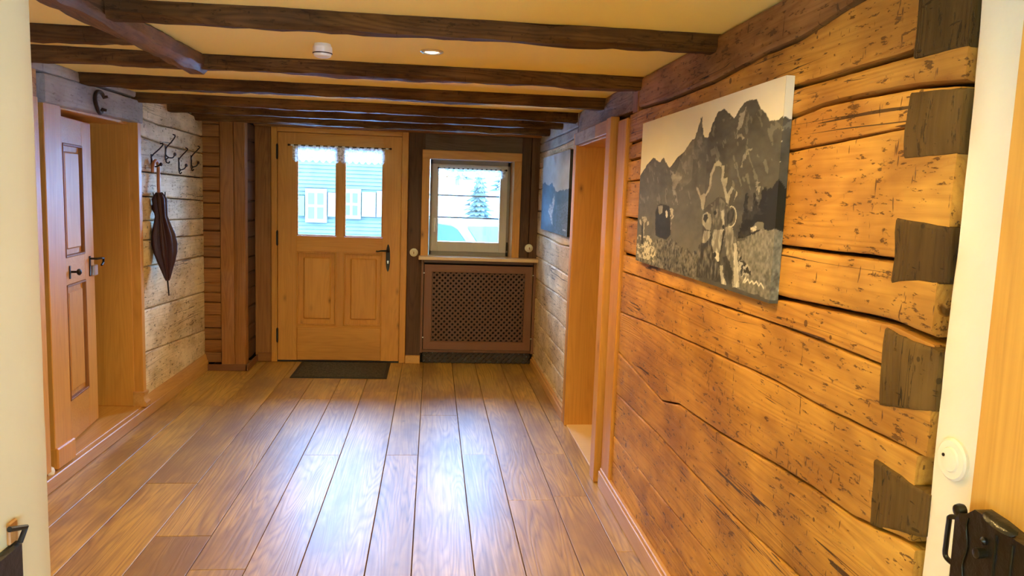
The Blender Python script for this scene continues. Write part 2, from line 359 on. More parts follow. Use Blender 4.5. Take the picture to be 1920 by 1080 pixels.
# ------------------------------------------------------------------ right wall
wr = obj('wall_right', MB().box(.965, 1.25, 1.25, 3.90, -.02, CZ).box(.965, 1.25, 4.86, 6.9, -.02, CZ).box(.965, 1.25, 3.90, 4.86, 1.83, CZ), M['black'], kind='structure', label='log wall of honey coloured timbers on the right')
def full(z): return [(0, z), (9, z)]
nb = [full(.0), [(1.3, .205), (2.67, .211), (3.16, .193), (3.52, .198)], [(1.3, .37), (2.25, .351), (2.92, .326), (3.52, .325)],
      [(1.3, .60), (1.7, .574), (2.09, .552), (2.9, .554), (3.54, .541)],
      [(1.3, .846), (1.48, .816), (1.65, .812), (1.86, .796), (2.24, .76), (2.64, .741), (2.83, .70), (3.57, .745)],
      [(1.33, 1.022), (1.63, 1.012), (1.9, 1.014), (3.05, .969), (3.57, .94)],
      [(1.3, 1.155), (1.58, 1.16), (1.92, 1.16), (2.59, 1.149), (3.6, 1.134)],
      [(1.29, 1.237), (1.41, 1.249), (1.97, 1.228), (3.6, 1.22)],
      [(1.3, 1.382), (1.415, 1.377), (1.87, 1.37), (3.6, 1.40)],
      [(1.3, 1.59), (1.42, 1.63), (1.92, 1.611), (3.36, 1.565), (3.65, 1.56)],
      [(1.26, 1.691), (1.4, 1.705), (1.62, 1.711), (1.76, 1.709), (1.93, 1.694), (3.36, 1.662), (3.65, 1.655)],
      [(1.3, 1.772), (1.41, 1.774), (1.94, 1.776), (3.38, 1.745), (3.72, 1.735)],
      [(1.3, 1.93), (1.66, 1.916), (1.9, 1.889), (2.09, 1.889), (2.49, 1.867), (3.0, 1.868), (3.4, 1.88), (3.6, 1.875)],
      full(CZ+.005)]
gaps = {7: .012, 10: .010, 12: .012, 4: .006, 3: .006}
for i in range(len(nb)-1):
    mb = MB(); e = 3.56 if i < 12 else 3.42
    up = i >= 12
    g = max(gaps.get(i, .002), gaps.get(i+1, .002)*.6)
    log_mesh(mb, XR-.004, 1, 1.268+random.uniform(-.006, .022), e, nb[i], nb[i+1], gap=g, seed=i*3+1, depth=.06, r=.004 if g < .008 else .012)
    obj('log', mb, M['upperlog'] if up else M['log'], wr, smooth=True)
mb = MB(); log_mesh(mb, XR-.004, 1, 3.52, 4.88, full(1.885), full(CZ+.005), seed=77, depth=.06, amp=.006)
obj('log', mb, M['greylog'], wr, smooth=True)
obj('post_stub', MB().rough('z', 1.872, 1.985, XR-.006, XR+.04, 3.425, 3.515, ch=.006, amp=.004, step=.03, seed=3), M['darkpinez'], wr, smooth=True)
fb = [0, .10, .26, .42, .60, .78, .97, 1.155, 1.36, 1.55, 1.72, 1.86, 1.94, CZ+.005]
for i in range(len(fb)-1):
    a, b = fb[i], fb[i+1]
    wob = lambda z, s: [(4.8, z+.012*math.sin(s*3)), (5.4, z+.010*math.sin(s*5+1)), (6.0, z+.010*math.sin(s*7+2)), (6.7, z+.008*math.sin(s*2))]
    lo = full(a) if i == 0 else wob(a, i); hi = full(b) if i == len(fb)-2 else wob(b, i+1)
    mb = MB(); log_mesh(mb, XR-.004, 1, 4.885, 6.66, lo, hi, seed=i*5+100, depth=.06, gap=.006 if i == 7 else .003, step=.06)
    obj('log', mb, M['pale'] if i < 11 else M['greywhite'], wr, smooth=True)  # same wood as the near logs, daylight put into the paler colour
# dark ends of the crossing timbers, set into the log ends
for j, (y0, y1, a, b, c, d) in enumerate([(1.262, 1.410, 1.752, 1.756, 1.93, 1.93), (1.256, 1.412, 1.571, 1.566, 1.687, 1.702), (1.255, 1.418, 1.344, 1.325, 1.448, 1.459), (1.252, 1.419, 1.110, 1.076, 1.225, 1.241), (1.240, 1.412, .880, .823, .965, .971), (1.24, 1.41, .60, .56, .72, .72), (1.24, 1.41, .33, .30, .46, .46)]):
    mb = MB(); log_mesh(mb, XR-.010, 1, y0, y1, [(y0, a), (y1, b)], [(y0, c), (y1, d)], seed=200+j, depth=.05, gap=.001, amp=.0045, step=.02, r=.006, jag=.004)
    obj('log_end', mb, M['endgrain'], wr, smooth=True, label='dark brown end of a crossing timber')
obj('baseboard_right', MB().box(XR-.030, XR+.0, 2.0-.75, 3.735, 0, .085, c=.003).box(XR-.022, XR, 1.25, 3.735, .084, .100, c=.004), M['piney'], kind='structure', label='low wooden baseboard along the right log wall')
obj('baseboard_right', MB().box(XR-.028, XR, 4.875, 6.56, 0, .06, c=.003).box(XR-.018, XR, 4.875, 6.56, .059, .078, c=.003), M['piney'], kind='structure', label='low baseboard below the far canvas')

# right doorway
d3 = thing('door_3', (XR, 4.3, 0), kind='structure', label='open pine doorway in the right log wall')
obj('jamb', B(.885, 1.27, 4.79, 4.815, 0, 1.83), M['pinez'], d3)
obj('jamb', B(.905, 1.27, 3.88, 3.90, 0, 1.83), M['pinez'], d3)
obj('head_jamb', B(.90, 1.27, 3.90, 4.79, 1.80, 1.83), M['pinex'], d3)
obj('casing', B(.868, .912, 3.785, 3.885, 0.0, 1.885, c=.004), M['pinez'], d3)
obj('casing', B(.885, .912, 4.80, 4.885, 0, 1.885, c=.004), M['pinez'], d3)
for k, (a, b) in enumerate(((3.887, 4.18), (4.182, 4.47), (4.472, 4.80))):
    obj('casing_head', B(.872+.002*k, .912, a, b, 1.808, 1.88, c=.003), M['greywhite'] if k else M['piney'], d3)
obj('post', B(.893, .93, 3.565, 3.735, .0, 1.86, c=.006), M['pinez'], d3)
obj('threshold', B(.90, 1.27, 3.90, 4.79, -.015, .006, c=.003), M['sill'], d3)

# ------------------------------------------------------------------ left wall
wl = obj('wall_left', MB().box(-2.10, -1.86, .9, 3.93, -.02, CZ).box(-2.10, -1.86, 4.945, 6.9, -.02, CZ).box(-2.1, -1.86, 3.93, 4.945, 1.86, CZ), M['black'], kind='structure', label='pale timber wall with coat hooks on the left')
lb = [[(4.9, .06), (6.3, .06)], [(5.0, .405), (6.23, .325)], [(5.02, .679), (6.22, .636)], [(5.01, .953), (6.23, .924)], [(5.0, 1.12), (6.2, 1.09)], [(5.01, 1.242), (6.21, 1.218)], [(5, 1.395), (6.22, 1.359)], [(5, 1.547), (6.18, 1.536)], [(4.99, 1.765), (5.5, 1.735), (6.2, 1.725)], [(4.97, 1.875), (5.3, 1.86), (5.7, 1.862), (6.2, 1.855)], [(4.9, CZ+.005), (5.6, CZ+.005), (6.25, 1.985)]]
for i in range(len(lb)-1):
    mb = MB(); log_mesh(mb, XL+.004, -1, 4.965, 6.25, lb[i], lb[i+1], seed=300+i*3, depth=.05, gap=.006 if i in (2, 6, 7, 8, 9) else .003, r=.009)
    obj('board', mb, M['pale'], wl, smooth=True)
for i, z in enumerate([.06, .36, .66, .94, 1.23, 1.55, 1.80]):
    z1 = [.36, .66, .94, 1.23, 1.55, 1.80, CZ][i]
    mb = MB(); log_mesh(mb, XL+.004, -1, .98, 3.74, full(z), full(z1), seed=400+i, depth=.05, step=.1)
    obj('board', mb, M['log'], wl, smooth=True)
mb = MB(); log_mesh(mb, XL+.02, -1, 3.55, 4.30, full(1.965), full(CZ+.004), seed=510, depth=.06, amp=.010)
obj('log', mb, M['greywhite'], wl, smooth=True)
mb = MB(); log_mesh(mb, XL+.012, -1, 4.30, 4.985, [(4.3, 1.985), (5, 1.985)], full(CZ+.004), seed=511, depth=.06, amp=.006)
obj('log', mb, M['greywhite'], wl, smooth=True)
# left doorway
d2 = thing('door_2', (XL, 4.4, 0), kind='structure', label='left doorway with limewashed lintel and panelled leaf ajar')
mb = MB().rough('y', 3.785, 4.975, XL-.05, XL+.018, 1.825, 1.958, ch=.006, amp=.003, seed=9, bow=lambda t: (0, .012*t+.006*math.sin(3*t)))
obj('lintel', mb, M['greywhite'], d2, smooth=True)
obj('casing', B(XL-.06, XL+.006, 3.785, 3.955, .175, 1.83, c=.003), M['pinez'], d2)
obj('casing_plinth', B(XL-.06, XL+.02, 3.78, 3.965, .075, .18, c=.006), M['pinez'], d2)
obj('casing', B(XL-.05, XL+.006, 4.922, 4.972, .165, 1.845, c=.003), M['pinez'], d2)
mb = MB().prism([(XL-.05, .075), (XL+.03, .075), (XL+.03, .10), (XL+.018, .115), (XL+.012, .14), (XL+.02, .155), (XL+.02, .168), (XL-.05, .168)], 'y', 4.90, 4.975)
obj('casing_plinth', mb, M['piney'], d2, smooth=True)
obj('jamb', B(-2.10, XL-.048, 4.918, 4.945, .075, 1.86), M['pinez'], d2)
obj('jamb', B(-2.10, XL-.055, 3.93, 3.955, .075, 1.86), M['pinez'], d2)
obj('head_jamb', B(-2.10, XL-.048, 3.955, 4.918, 1.825, 1.86), M['pinex'], d2)
obj('threshold', MB().box(-2.3, XL-.0, 3.93, 4.95, .0, .075, c=.003), M['piney'], d2)
obj('nearby_trim', B(XL-.03, XL+.03, 3.60, 3.69, 0.1, 1.84), M['pinez'], d2)
# the leaf (local frame u along the leaf, hinged at the near side)
hx, hy = -1.868, 3.965; ang = math.atan2(-.075, .67)
def leafpt(u, t, z):  # u along, t thickness (towards the hall)
    dx, dy = math.sin(ang), math.cos(ang); return (hx+dx*u+dy*t, hy+dy*u-dx*t, z)
def lbox(u0, u1, t0, t1, z0, z1, c=.003):
    b = MB().box(u0, u1, t0, t1, z0, z1, c=c); b.v = [leafpt(*v) for v in b.v]; return b
obj('stile', lbox(0, .21, -.036, 0, .085, 1.80), M['pinez'], d2)
obj('stile', lbox(.50, .66, -.036, 0, .085, 1.80), M['pinez'], d2)
for z0, z1 in ((1.665, 1.80), (.93, 1.075), (.085, .31)):
    obj('rail', lbox(.205, .505, -.036, -.001, z0, z1), M['pinex'], d2)
for z0, z1 in ((1.07, 1.67), (.305, .935)):
    p = obj('panel', lbox(.20, .51, -.026, -.016, z0, z1), M['pinez'], d2)
    obj('raised_field', lbox(.245, .465, -.02, -.004, z0+.045, z1-.045, c=.007), M['pinez'], p)
    fr = MB()
    for (a, b, c_, d_) in ((.205, .215, z0+.005, z1-.005), (.495, .505, z0+.005, z1-.005), (.205, .505, z0+.005, z0+.016), (.205, .505, z1-.016, z1-.005)):
        q = lbox(a, b, -.02, .004, c_, d_, c=.002); fr.add(q.v, q.f)
    obj('moulding', fr, M['darkpinez'], p)
dk = MB()
dk.tube([leafpt(.28, 0, .995), leafpt(.28, .028, .995)], .006); q = MB().lathe([(.008, 0), (.016, .006), (.018, .014), (.010, .022), (.002, .024)], (0, 0, 0), 'y', 14); q.v = [leafpt(.28+v[0], .026+v[1], .995+v[2]) for v in q.v]; dk.add(q.v, q.f)
q = lbox(.245, .262, 0, .004, .96, 1.03); dk.add(q.v, q.f)
obj('door_knob', dk, M['iron'], d2, smooth=True)
lv = MB(); q = lbox(.565, .59, 0, .005, .94, 1.055); lv.add(q.v, q.f)
lv.tube([leafpt(.578, 0, 1.04), leafpt(.578, .04, 1.04), leafpt(.60, .055, 1.042), leafpt(.64, .056, 1.038), leafpt(.655, .05, 1.015), leafpt(.62, .05, 1.0)], .006)
obj('door_lever', lv, M['iron'], d2, smooth=True)
obj('latch_box', lbox(.60, .66, 0, .02, .94, 1.0), M['steel'], d2)
# horseshoe above the left door
hs = MB(); c0 = Vector((XL+.030, 4.335, 1.892)); pts = []
for k in range(19):
    a = math.radians(35+290*k/18); pts.append(c0+Vector((.004*math.sin(a*2), .052*math.cos(a), .056*math.sin(a))))
hs.tube([pts[0]+Vector((.02, .004, .004))]+pts+[pts[-1]+Vector((.02, .004, -.004))], [.007]+[.0105]*19+[.007], n=8)
obj('horseshoe', hs, M['ironrust'], smooth=True, label='black iron horseshoe nailed to the limewashed lintel of the left door', cat='horseshoe')
# curtain strip behind the leaf
cv = MB(); zs = [1.80, 1.5, 1.2, 1.0, .4]; g = []
for i, z in enumerate(zs):
    for k in range(9):
        u = k/8; g.append((-2.16+.015*math.sin(u*14), 4.62+.26*u*(.55+.45*(z/1.8)), z))
cv.add(g, [(i*9+k, i*9+k+1, (i+1)*9+k+1, (i+1)*9+k) for i in range(4) for k in range(8)])
o = obj('curtain', cv, M['redcloth'], smooth='all', label='reddish curtain glimpsed through the gap beside the left door leaf', cat='curtain')
sol = o.modifiers.new('s', 'SOLIDIFY'); sol.thickness = .004
# left baseboards
mb = MB().box(XL-.05, XL+.030, 3.30, 6.25, 0, .068, c=.004)
obj('baseboard_left', mb, M['piney'], kind='structure', label='plinth board along the foot of the left wall')
mb = MB().prism([(XL-.02, .066), (XL+.026, .066), (XL+.026, .078), (XL+.018, .090), (XL+.013, .118), (XL+.008, .132), (XL-.02, .132)], 'y', 4.975, 6.25)
obj('baseboard_left', mb, M['piney'], smooth=True, kind='structure', label='moulded baseboard under the pale boards')
# rooms behind the side doorways
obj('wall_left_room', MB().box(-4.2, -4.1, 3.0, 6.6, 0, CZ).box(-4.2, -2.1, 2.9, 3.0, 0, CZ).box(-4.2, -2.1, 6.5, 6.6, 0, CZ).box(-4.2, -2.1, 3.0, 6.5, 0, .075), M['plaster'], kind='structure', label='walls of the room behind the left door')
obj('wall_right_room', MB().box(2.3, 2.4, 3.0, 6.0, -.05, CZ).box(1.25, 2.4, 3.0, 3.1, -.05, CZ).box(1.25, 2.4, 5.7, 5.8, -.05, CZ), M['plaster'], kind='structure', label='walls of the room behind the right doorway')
obj('floor_right_room', MB().box(1.27, 2.4, 3.0, 5.8, -.05, -.002), M['piney'], kind='structure', label='floor behind the right doorway')

# ------------------------------------------------------------------ back wall
wb = obj('wall_back', MB().box(-2.1, -1.345, 6.70, 6.86, -.05, CZ+.05).box(-1.345, -.215, 6.70, 6.86, 1.99, CZ+.05).box(-.215, -.045, 6.70, 6.86, -.05, CZ+.05)
     .box(-.045, .70, 6.70, 6.86, -.05, .93).box(-.045, .70, 6.70, 6.86, 1.785, CZ+.05).box(.70, 1.25, 6.70, 6.86, -.05, CZ+.05), M['black'], kind='structure', label='timber front wall with door and window')
# boxed corner at the left: short plank ends, post and return
zz = .06; j = 0; random.seed(3)
while zz < CZ-.05:
    h = random.uniform(.075, .125); z1 = min(zz+h, CZ)
    mb = MB().rough('x', XL-.02, -1.672, 6.25, 6.33, zz+.002, z1-.002, ch=.007, amp=.004, step=.03, seed=50+j)
    obj('corner_plank', mb, M['darkpinex'], wb, smooth=True); zz = z1; j += 1
obj('corner_post', MB().rough('z', .05, CZ, -1.668, -1.565, 6.242, 6.33, ch=.004, amp=.003, seed=5), M['darkpinez'], wb, smooth=True)
obj('corner_post', MB().rough('z', .05, CZ, -1.563, -1.475, 6.240, 6.33, ch=.005, amp=.003, seed=6), M['darkpinez'], wb, smooth=True)
zz = .06; j = 0
while zz < CZ-.05:
    h = random.uniform(.12, .17); z1 = min(zz+h, CZ)
    mb = MB().rough('y', 6.332, 6.70, -1.58, -1.485, zz+.002, z1-.002, ch=.014, amp=.006, step=.06, seed=80+j)
    obj('return_log', mb, M['darkz'], wb, smooth=True); zz = z1; j += 1
obj('upright_plank', MB().box(-1.485, -1.345, 6.615, 6.70, .05, 1.99, c=.004), M['darkpinez'], wb)
obj('upright_plank', MB().rough('z', .07, 1.985, -.213, -.078, 6.605, 6.70, ch=.004, amp=.003, seed=15), M['darkz'], wb, smooth=True)
obj('upright_plank', MB().rough('z', .90, 1.985, .755, .835, 6.610, 6.70, ch=.003, amp=.003, seed=16), M['darkz'], wb, smooth=True)
obj('upright_plank', MB().rough('z', .90, 1.985, .838, .93, 6.605, 6.70, ch=.003, amp=.003, seed=17), M['darkz'], wb, smooth=True)
obj('cross_plank', MB().rough('x', -.077, .754, 6.612, 6.70, 1.84, 1.985, ch=.004, amp=.003, seed=18), M['darkx'], wb, smooth=True)
obj('header_timber', MB().rough('x', -1.475, .93, 6.54, 6.70, 1.982, CZ+.01, ch=.006, amp=.004, seed=19), M['darkpinex'], wb, smooth=True)
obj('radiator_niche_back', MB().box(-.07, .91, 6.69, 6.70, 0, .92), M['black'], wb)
obj('baseboard_back', MB().box(XL+.02, -1.462, 6.222, 6.242, 0, .052, c=.003).box(-1.477, -1.457, 6.222, 6.60, 0, .052, c=.003), M['brown'], kind='structure', label='reddish brown baseboard round the boxed corner')
obj('baseboard_back', MB().box(-1.46, -1.347, 6.585, 6.61, 0, .075, c=.004), M['darkpinex'], kind='structure', label='short baseboard left of the front door')
obj('baseboard_back', MB().box(-.213, -.085, 6.575, 6.61, 0, .07, c=.003), M['piney'], kind='structure', label='short light plinth between door and radiator cover')

# ------------------------------------------------------------------ front door
d1 = thing('door_1', (-.785, YB, 0), kind='structure', label='pine front door with two glass panes and two panels')
obj('frame_jamb', B(-1.347, -1.300, 6.59, 6.72, 0, 1.985, c=.003), M['pinez'], d1)
obj('frame_jamb', B(-.268, -.215, 6.59, 6.72, 0, 1.985, c=.003), M['pinez'], d1)
obj('frame_head', B(-1.300, -.268, 6.59, 6.72, 1.945, 1.985, c=.003), M['pinex'], d1)
obj('doorsill', B(-1.30, -.268, 6.60, 6.76, -.01, .010), M['iron'], d1)
obj('door_stop', MB().box(-1.30, -1.283, 6.66, 6.70, 0, 1.95).box(-.285, -.268, 6.66, 6.70, 0, 1.95).box(-1.3, -.268, 6.66, 6.70, 1.932, 1.95), M['pinez'], d1)
y0, y1 = 6.605, 6.655
def dbox(x0, x1, z0, z1, a=0, b=0, c=.003): return MB().box(x0, x1, y0+a, y1+b, z0, z1, c=c)
obj('stile', dbox(-1.297, -1.14, .012, 1.942), M['pinez'], d1); obj('stile', dbox(-.425, -.271, .012, 1.942), M['pinez'], d1)
obj('rail', dbox(-1.142, -.423, 1.825, 1.942, .001), M['pinex'], d1); obj('rail', dbox(-1.142, -.423, .95, 1.085, .001), M['pinex'], d1); obj('rail', dbox(-1.142, -.423, .012, .318, .001), M['pinex'], d1)
obj('weather_board', dbox(-1.137, -.428, .015, .305, -.006, -.03, c=.005), M['pinex'], d1)
obj('mullion', dbox(-.812, -.746, 1.08, 1.83, .001), M['pinez'], d1); obj('mullion', dbox(-.812, -.746, .31, .96, .001), M['pinez'], d1)
for a, b in ((-1.142, -.810), (-.748, -.423)):
    p = obj('panel', dbox(a, b, .315, .953, .024, -.008), M['pinez'], d1)
    obj('raised_field', dbox(a+.055, b-.045, .37, .905, .010, -.012, c=.012), M['pinez'], p)
    mb = MB()
    for (q0, q1, r0, r1) in ((a, a+.012, .318, .95), (b-.012, b, .318, .95), (a, b, .318, .33), (a, b, .938, .95)): mb.box(q0, q1, y0-.004, y0+.02, r0, r1, c=.004)
    obj('moulding', mb, M['pinez'], p)
    g = obj('glass_pane', MB().box(a+.004, b-.004, y0+.022, y0+.026, 1.086, 1.824), M['glass'], d1)
    mb = MB()
    for (q0, q1, r0, r1) in ((a+.002, a+.012, 1.086, 1.824), (b-.012, b-.002, 1.086, 1.824), (a, b, 1.086, 1.096), (a, b, 1.814, 1.824)): mb.box(q0, q1, y0+.004, y0+.02, r0, r1, c=.002)
    obj('glazing_bead', mb, M['pinez'], d1)
for z in (1.78, 1.06, .23):
    h = MB().tube([(-1.300, 6.596, z-.055), (-1.300, 6.596, z+.055)], .0095, n=10).lathe([(.001, -.066), (.006, -.064), (.009, -.055)], (-1.300, 6.596, z), 'z', 10).lathe([(.009, .055), (.006, .064), (.001, .066)], (-1.300, 6.596, z), 'z', 10)
    obj('hinge', h, M['iron'], d1, smooth=True)
hd = MB(); pl = []
for k in range(24):
    a = 2*PI*k/24; pl.append((-.374+.018*math.copysign(abs(math.cos(a))**.8, math.cos(a))*(1-.35*abs(math.sin(a))**6), .915+.118*math.sin(a)))
hd.prism(pl, 'y', 6.598, 6.605)
dh = obj('door_handle', hd, M['iron'], d1, smooth=True)
lv = MB().tube([(-.374, 6.60, .978), (-.374, 6.565, .978), (-.385, 6.553, .979), (-.43, 6.552, .978), (-.462, 6.553, .972), (-.472, 6.553, .976)], [.009, .009, .009, .007, .007, .009], n=10)
lv.lathe([(.014, 0), (.014, -.01), (.010, -.014)], (-.374, 6.60, .978), 'y', 14)
obj('lever', lv, M['iron'], dh, smooth=True)
obj('lock_cylinder', MB().lathe([(.0075, 0), (.0075, -.012), (.006, -.013)], (-.374, 6.60, .886), 'y', 12).box(-.379, -.369, 6.588, 6.60, .868, .884), M['steel'], dh)

def valance(x0, x1, zt, zb, y, seed, split=None, sc=7):
    mb = MB(); nx, nz = 90, 8; x_w = x1-x0
    for j in range(nz+1):
        for i in range(nx+1):
            u = i/nx; v = j/nz; x = x0+x_w*u
            drop = (zt-zb)*(.82+.18*abs(math.sin(u*PI*sc)))
            if split:
                for s0, s1 in split:
                    pass
            mb.v.append((x, y-.006+.006*math.sin(u*60+seed)*(.4+.6*v), zt-drop*v))
    for j in range(nz):
        for i in range(nx): mb.f.append((j*(nx+1)+i, j*(nx+1)+i+1, (j+1)*(nx+1)+i+1, (j+1)*(nx+1)+i))
    return mb
def rodthing(x0, x1, z, y, zb, label, rlabel_cat, pieces, fin=True):
    t = thing('lace_valance', ((x0+x1)/2, y, z), label=label, cat=rlabel_cat)
    r = MB().tube([(x0, y, z), (x1, y, z)], .0045, n=8)
    for xx in (x0, x1): r.lathe([(.001, -.010), (.008, -.006), (.009, 0), (.008, .006), (.001, .010)], (xx, y, z), 'x', 10)
    obj('rod', r, M['ironrust'], t, smooth=True)
    n = 14
    for k in range(n):
        xx = x0+.03+(x1-x0-.06)*k/(n-1); obj('sleeve_loop', MB().tube([(xx-.012, y-.001, z-.001), (xx+.012, y-.001, z-.001)], .0062, n=8), M['white'], t)
    for k, (a, b) in enumerate(pieces):
        obj('lace', valance(a, b, z-.004, zb, y, k*2), M['cloth'], t, smooth='all')
rodthing(-1.205, -.365, 1.838, 6.592, 1.70, 'white lace valance on a dark rod across the front door glass', 'curtain', ((-1.172, -.785), (-.785, -.412)))

# ------------------------------------------------------------------ window
w1 = thing('window_1', (.32, YB, .93), kind='structure', label='square inward opening window with pink brown casing')
obj('casing', B(-.098, -.036, 6.585, 6.70, .945, 1.775, c=.003), M['pinez'], w1); obj('casing', B(.688, .752, 6.585, 6.70, .945, 1.775, c=.003), M['pinez'], w1)
obj('casing_head', B(-.098, .752, 6.585, 6.70, 1.775, 1.845, c=.003), M['pinex'], w1)
obj('reveal_lining', MB().box(-.040, -.032, 6.60, 6.80, .94, 1.78), M['sill'], w1)
obj('reveal_lining', MB().add([(.688, 6.60, .94), (.70, 6.60, .94), (.70, 6.80, .94), (.664, 6.72, .94), (.688, 6.60, 1.78), (.70, 6.60, 1.78), (.70, 6.80, 1.78), (.664, 6.72, 1.78)], [(0, 1, 2, 3), (4, 5, 6, 7), (0, 1, 5, 4), (1, 2, 6, 5), (2, 3, 7, 6), (3, 0, 4, 7)]), M['sill'], w1)
obj('reveal_lining', MB().box(-.036, .69, 6.60, 6.80, 1.772, 1.785), M['sill'], w1)
F = MB()
for a in ((-.030, -.008, .95, 1.77), (.640, .664, .95, 1.77), (-.03, .664, 1.73, 1.77), (-.03, .664, .945, .985)): F.box(a[0], a[1], 6.69, 6.76, a[2], a[3], c=.002)
obj('window_frame', F, plain('grey_frame', (.30, .27, .23), .5), w1)
sx0, sx1, sz0, sz1 = -.012, .642, .982, 1.735
gx0, gx1, gz0, gz1 = .045, .578, 1.068, 1.700
sash = obj('sash', MB().box(sx0, gx0, 6.665, 6.73, sz0, sz1, c=.004).box(gx1, sx1, 6.665, 6.73, sz0, sz1, c=.004).box(gx0-.002, gx1+.002, 6.666, 6.729, sz0, gz0, c=.004).box(gx0-.002, gx1+.002, 6.666, 6.729, gz1, sz1, c=.004), M['winframe'], w1)
obj('glass_pane', MB().box(gx0-.004, gx1+.004, 6.695, 6.70, gz0-.004, gz1+.004), M['glass'], w1)
obj('window_handle', MB().box(.008, .028, 6.657, 6.665, 1.20, 1.27, c=.003).tube([(.018, 6.66, 1.25), (.018, 6.635, 1.25), (.018, 6.63, 1.24), (.018, 6.63, 1.15)], .0075, n=8), M['white'], w1, smooth=True)
obj('window_hinge', MB().tube([(.652, 6.66, 1.0), (.652, 6.66, 1.075)], .006), M['iron'], w1)
for z in (1.468, 1.272):
    obj('grille_bar', MB().box(-.2, .85, 6.87, 6.886, z-.008, z+.008, c=.002), plain('grille_paint', (.008, .006, .008), .5) if z > 1.4 else bpy.data.materials['grille_paint'], w1)
rodthing(.040, .625, 1.698, 6.652, 1.625, 'narrow white lace valance at the top of the square window', 'curtain', ((.045, .618),))
obj('window_sill', MB().box(-.112, .955, 6.475, 6.74, .918, .946, c=.004), M['sill'], label='light wooden sill board over the radiator cover', kind='structure')
bpy.data.objects['window_sill'].name = 'trim_2'

# radiator cover
rc = thing('radiator_cover', (.42, 6.6, 0), label='brown wooden radiator cover with diagonal lattice below the window', cat='radiator cover')
obj('side_panel', MB().box(-.088, -.066, 6.565, 6.69, .10, .915, c=.002), M['brownz'], rc); obj('side_panel', MB().box(.884, .915, 6.565, 6.69, .10, .915, c=.002), M['brownz'], rc)
obj('top_rail', MB().box(-.066, .884, 6.60, 6.69, .885, .915), M['brown'], rc)
yf0, yf1 = 6.548, 6.572
X0, X1, Z0, Z1 = -.060, .876, .135, .874; lx0, lx1, lz0, lz1 = .000, .816, .200, .818
def quadprism(p): return MB().prism(p, 'y', yf0, yf1)
fr = [obj('door_frame', quadprism([(X0, Z1), (X1, Z1), (lx1, lz1), (lx0, lz1)]), M['brown'], rc), obj('door_frame', quadprism([(X0, Z0), (lx0, lz0), (lx1, lz0), (X1, Z0)]), M['brown'], rc),
      obj('door_frame', quadprism([(X0, Z0), (X0, Z1), (lx0, lz1), (lx0, lz0)]), M['brownz'], rc), obj('door_frame', quadprism([(X1, Z0), (lx1, lz0), (lx1, lz1), (X1, Z1)]), M['brownz'], rc)]
bead = MB()
for a in ((lx0, lx0+.008, lz0, lz1), (lx1-.008, lx1, lz0, lz1), (lx0, lx1, lz0, lz0+.008), (lx0, lx1, lz1-.008, lz1)): bead.box(a[0], a[1], yf0-.003, yf1, a[2], a[3], c=.002)
obj('bead', bead, M['brown'], rc)
def clipline(s, c, x0, x1, z0, z1):  # z = s*x + c
    P = []
    for x in (x0, x1):
        z = s*x+c
        if z0 <= z <= z1: P.append((x, z))
    for z in (z0, z1):
        x = (z-c)/s
        if x0 < x < x1: P.append((x, z))
    return P[:2] if len(P) >= 2 else None
def lattice(x0, x1, z0, z1, ya, pitch=.0475, w=.0152, th=.005):
    mb = MB()
    for s, yy in ((1, ya), (-1, ya+th)):
        c = z0-x1-1
        c = math.floor((z0-max(s*x0, s*x1))/pitch)*pitch
        while c < z1-min(s*x0, s*x1):
            P = clipline(s, c, x0, x1, z0, z1)
            if P:
                (a, b), (d, e) = P; L = math.hypot(d-a, e-b)
                if L > .01:
                    nx, nz = -(e-b)/L*w/2, (d-a)/L*w/2
                    mb.prism([(a+nx, b+nz), (d+nx, e+nz), (d-nx, e-nz), (a-nx, b-nz)], 'y', yy, yy+th)
            c += pitch
    return mb
obj('lattice', lattice(lx0-.004, lx1+.004, lz0-.004, lz1+.004, 6.557), M['lattice'], rc, kind='stuff')
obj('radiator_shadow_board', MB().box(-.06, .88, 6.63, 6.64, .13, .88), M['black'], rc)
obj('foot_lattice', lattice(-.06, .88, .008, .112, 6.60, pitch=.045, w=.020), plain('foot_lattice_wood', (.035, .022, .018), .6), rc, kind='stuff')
obj('foot_back', MB().box(-.06, .88, 6.66, 6.665, 0, .12), plain('painted_backlight', (.30, .30, .30), .6), rc)  # pale board stands in for light entering behind the foot lattice
obj('bottom_rail', MB().box(-.066, .884, 6.575, 6.60, .105, .128), M['brown'], rc)
for x, z in ((-.063, .80), (-.063, .24), (.880, .80), (.880, .24)): obj('catch', MB().box(x-.006, x+.006, 6.544, 6.55, z-.004, z+.004), M['steel'], rc)
# round porcelain switches
for x, z, lab in ((-.155, .969, 'cream porcelain rotary switch between front door and window sill'), (.840, 1.034, 'cream porcelain rotary switch right of the window')):
    t = thing('rotary_switch', (x, 6.605, z), label=lab, cat='switch', group='old round switches on the front wall')
    obj('base', MB().lathe([(.036, 0), (.036, -.008), (.032, -.014), (.026, -.017)], (x, 6.608, z), 'y', 28), M['porcelain'], t, smooth=True)
    obj('dome', MB().lathe([(.022, -.016), (.021, -.028), (.014, -.034), (.002, -.036)], (x, 6.608, z), 'y', 24), M['porcelain'], t, smooth=True)
    obj('toggle', MB().box(x-.003, x+.003, 6.563, 6.575, z-.010, z+.010, c=.001), M['darkpinez'], t)

# doormat
dm = thing('doormat', (-.71, 6.29, 0), label='dark brown fibre doormat with black rubber edge before the front door', cat='doormat')
obj('rubber_edge', MB().box(-1.09, -.335, 6.005, 6.575, 0, .006, c=.002), M['rubber'], dm)
obj('fibre_pile', MB().box(-1.062, -.363, 6.033, 6.55, .005, .011, c=.002), M['carpet'], dm, kind='stuff')

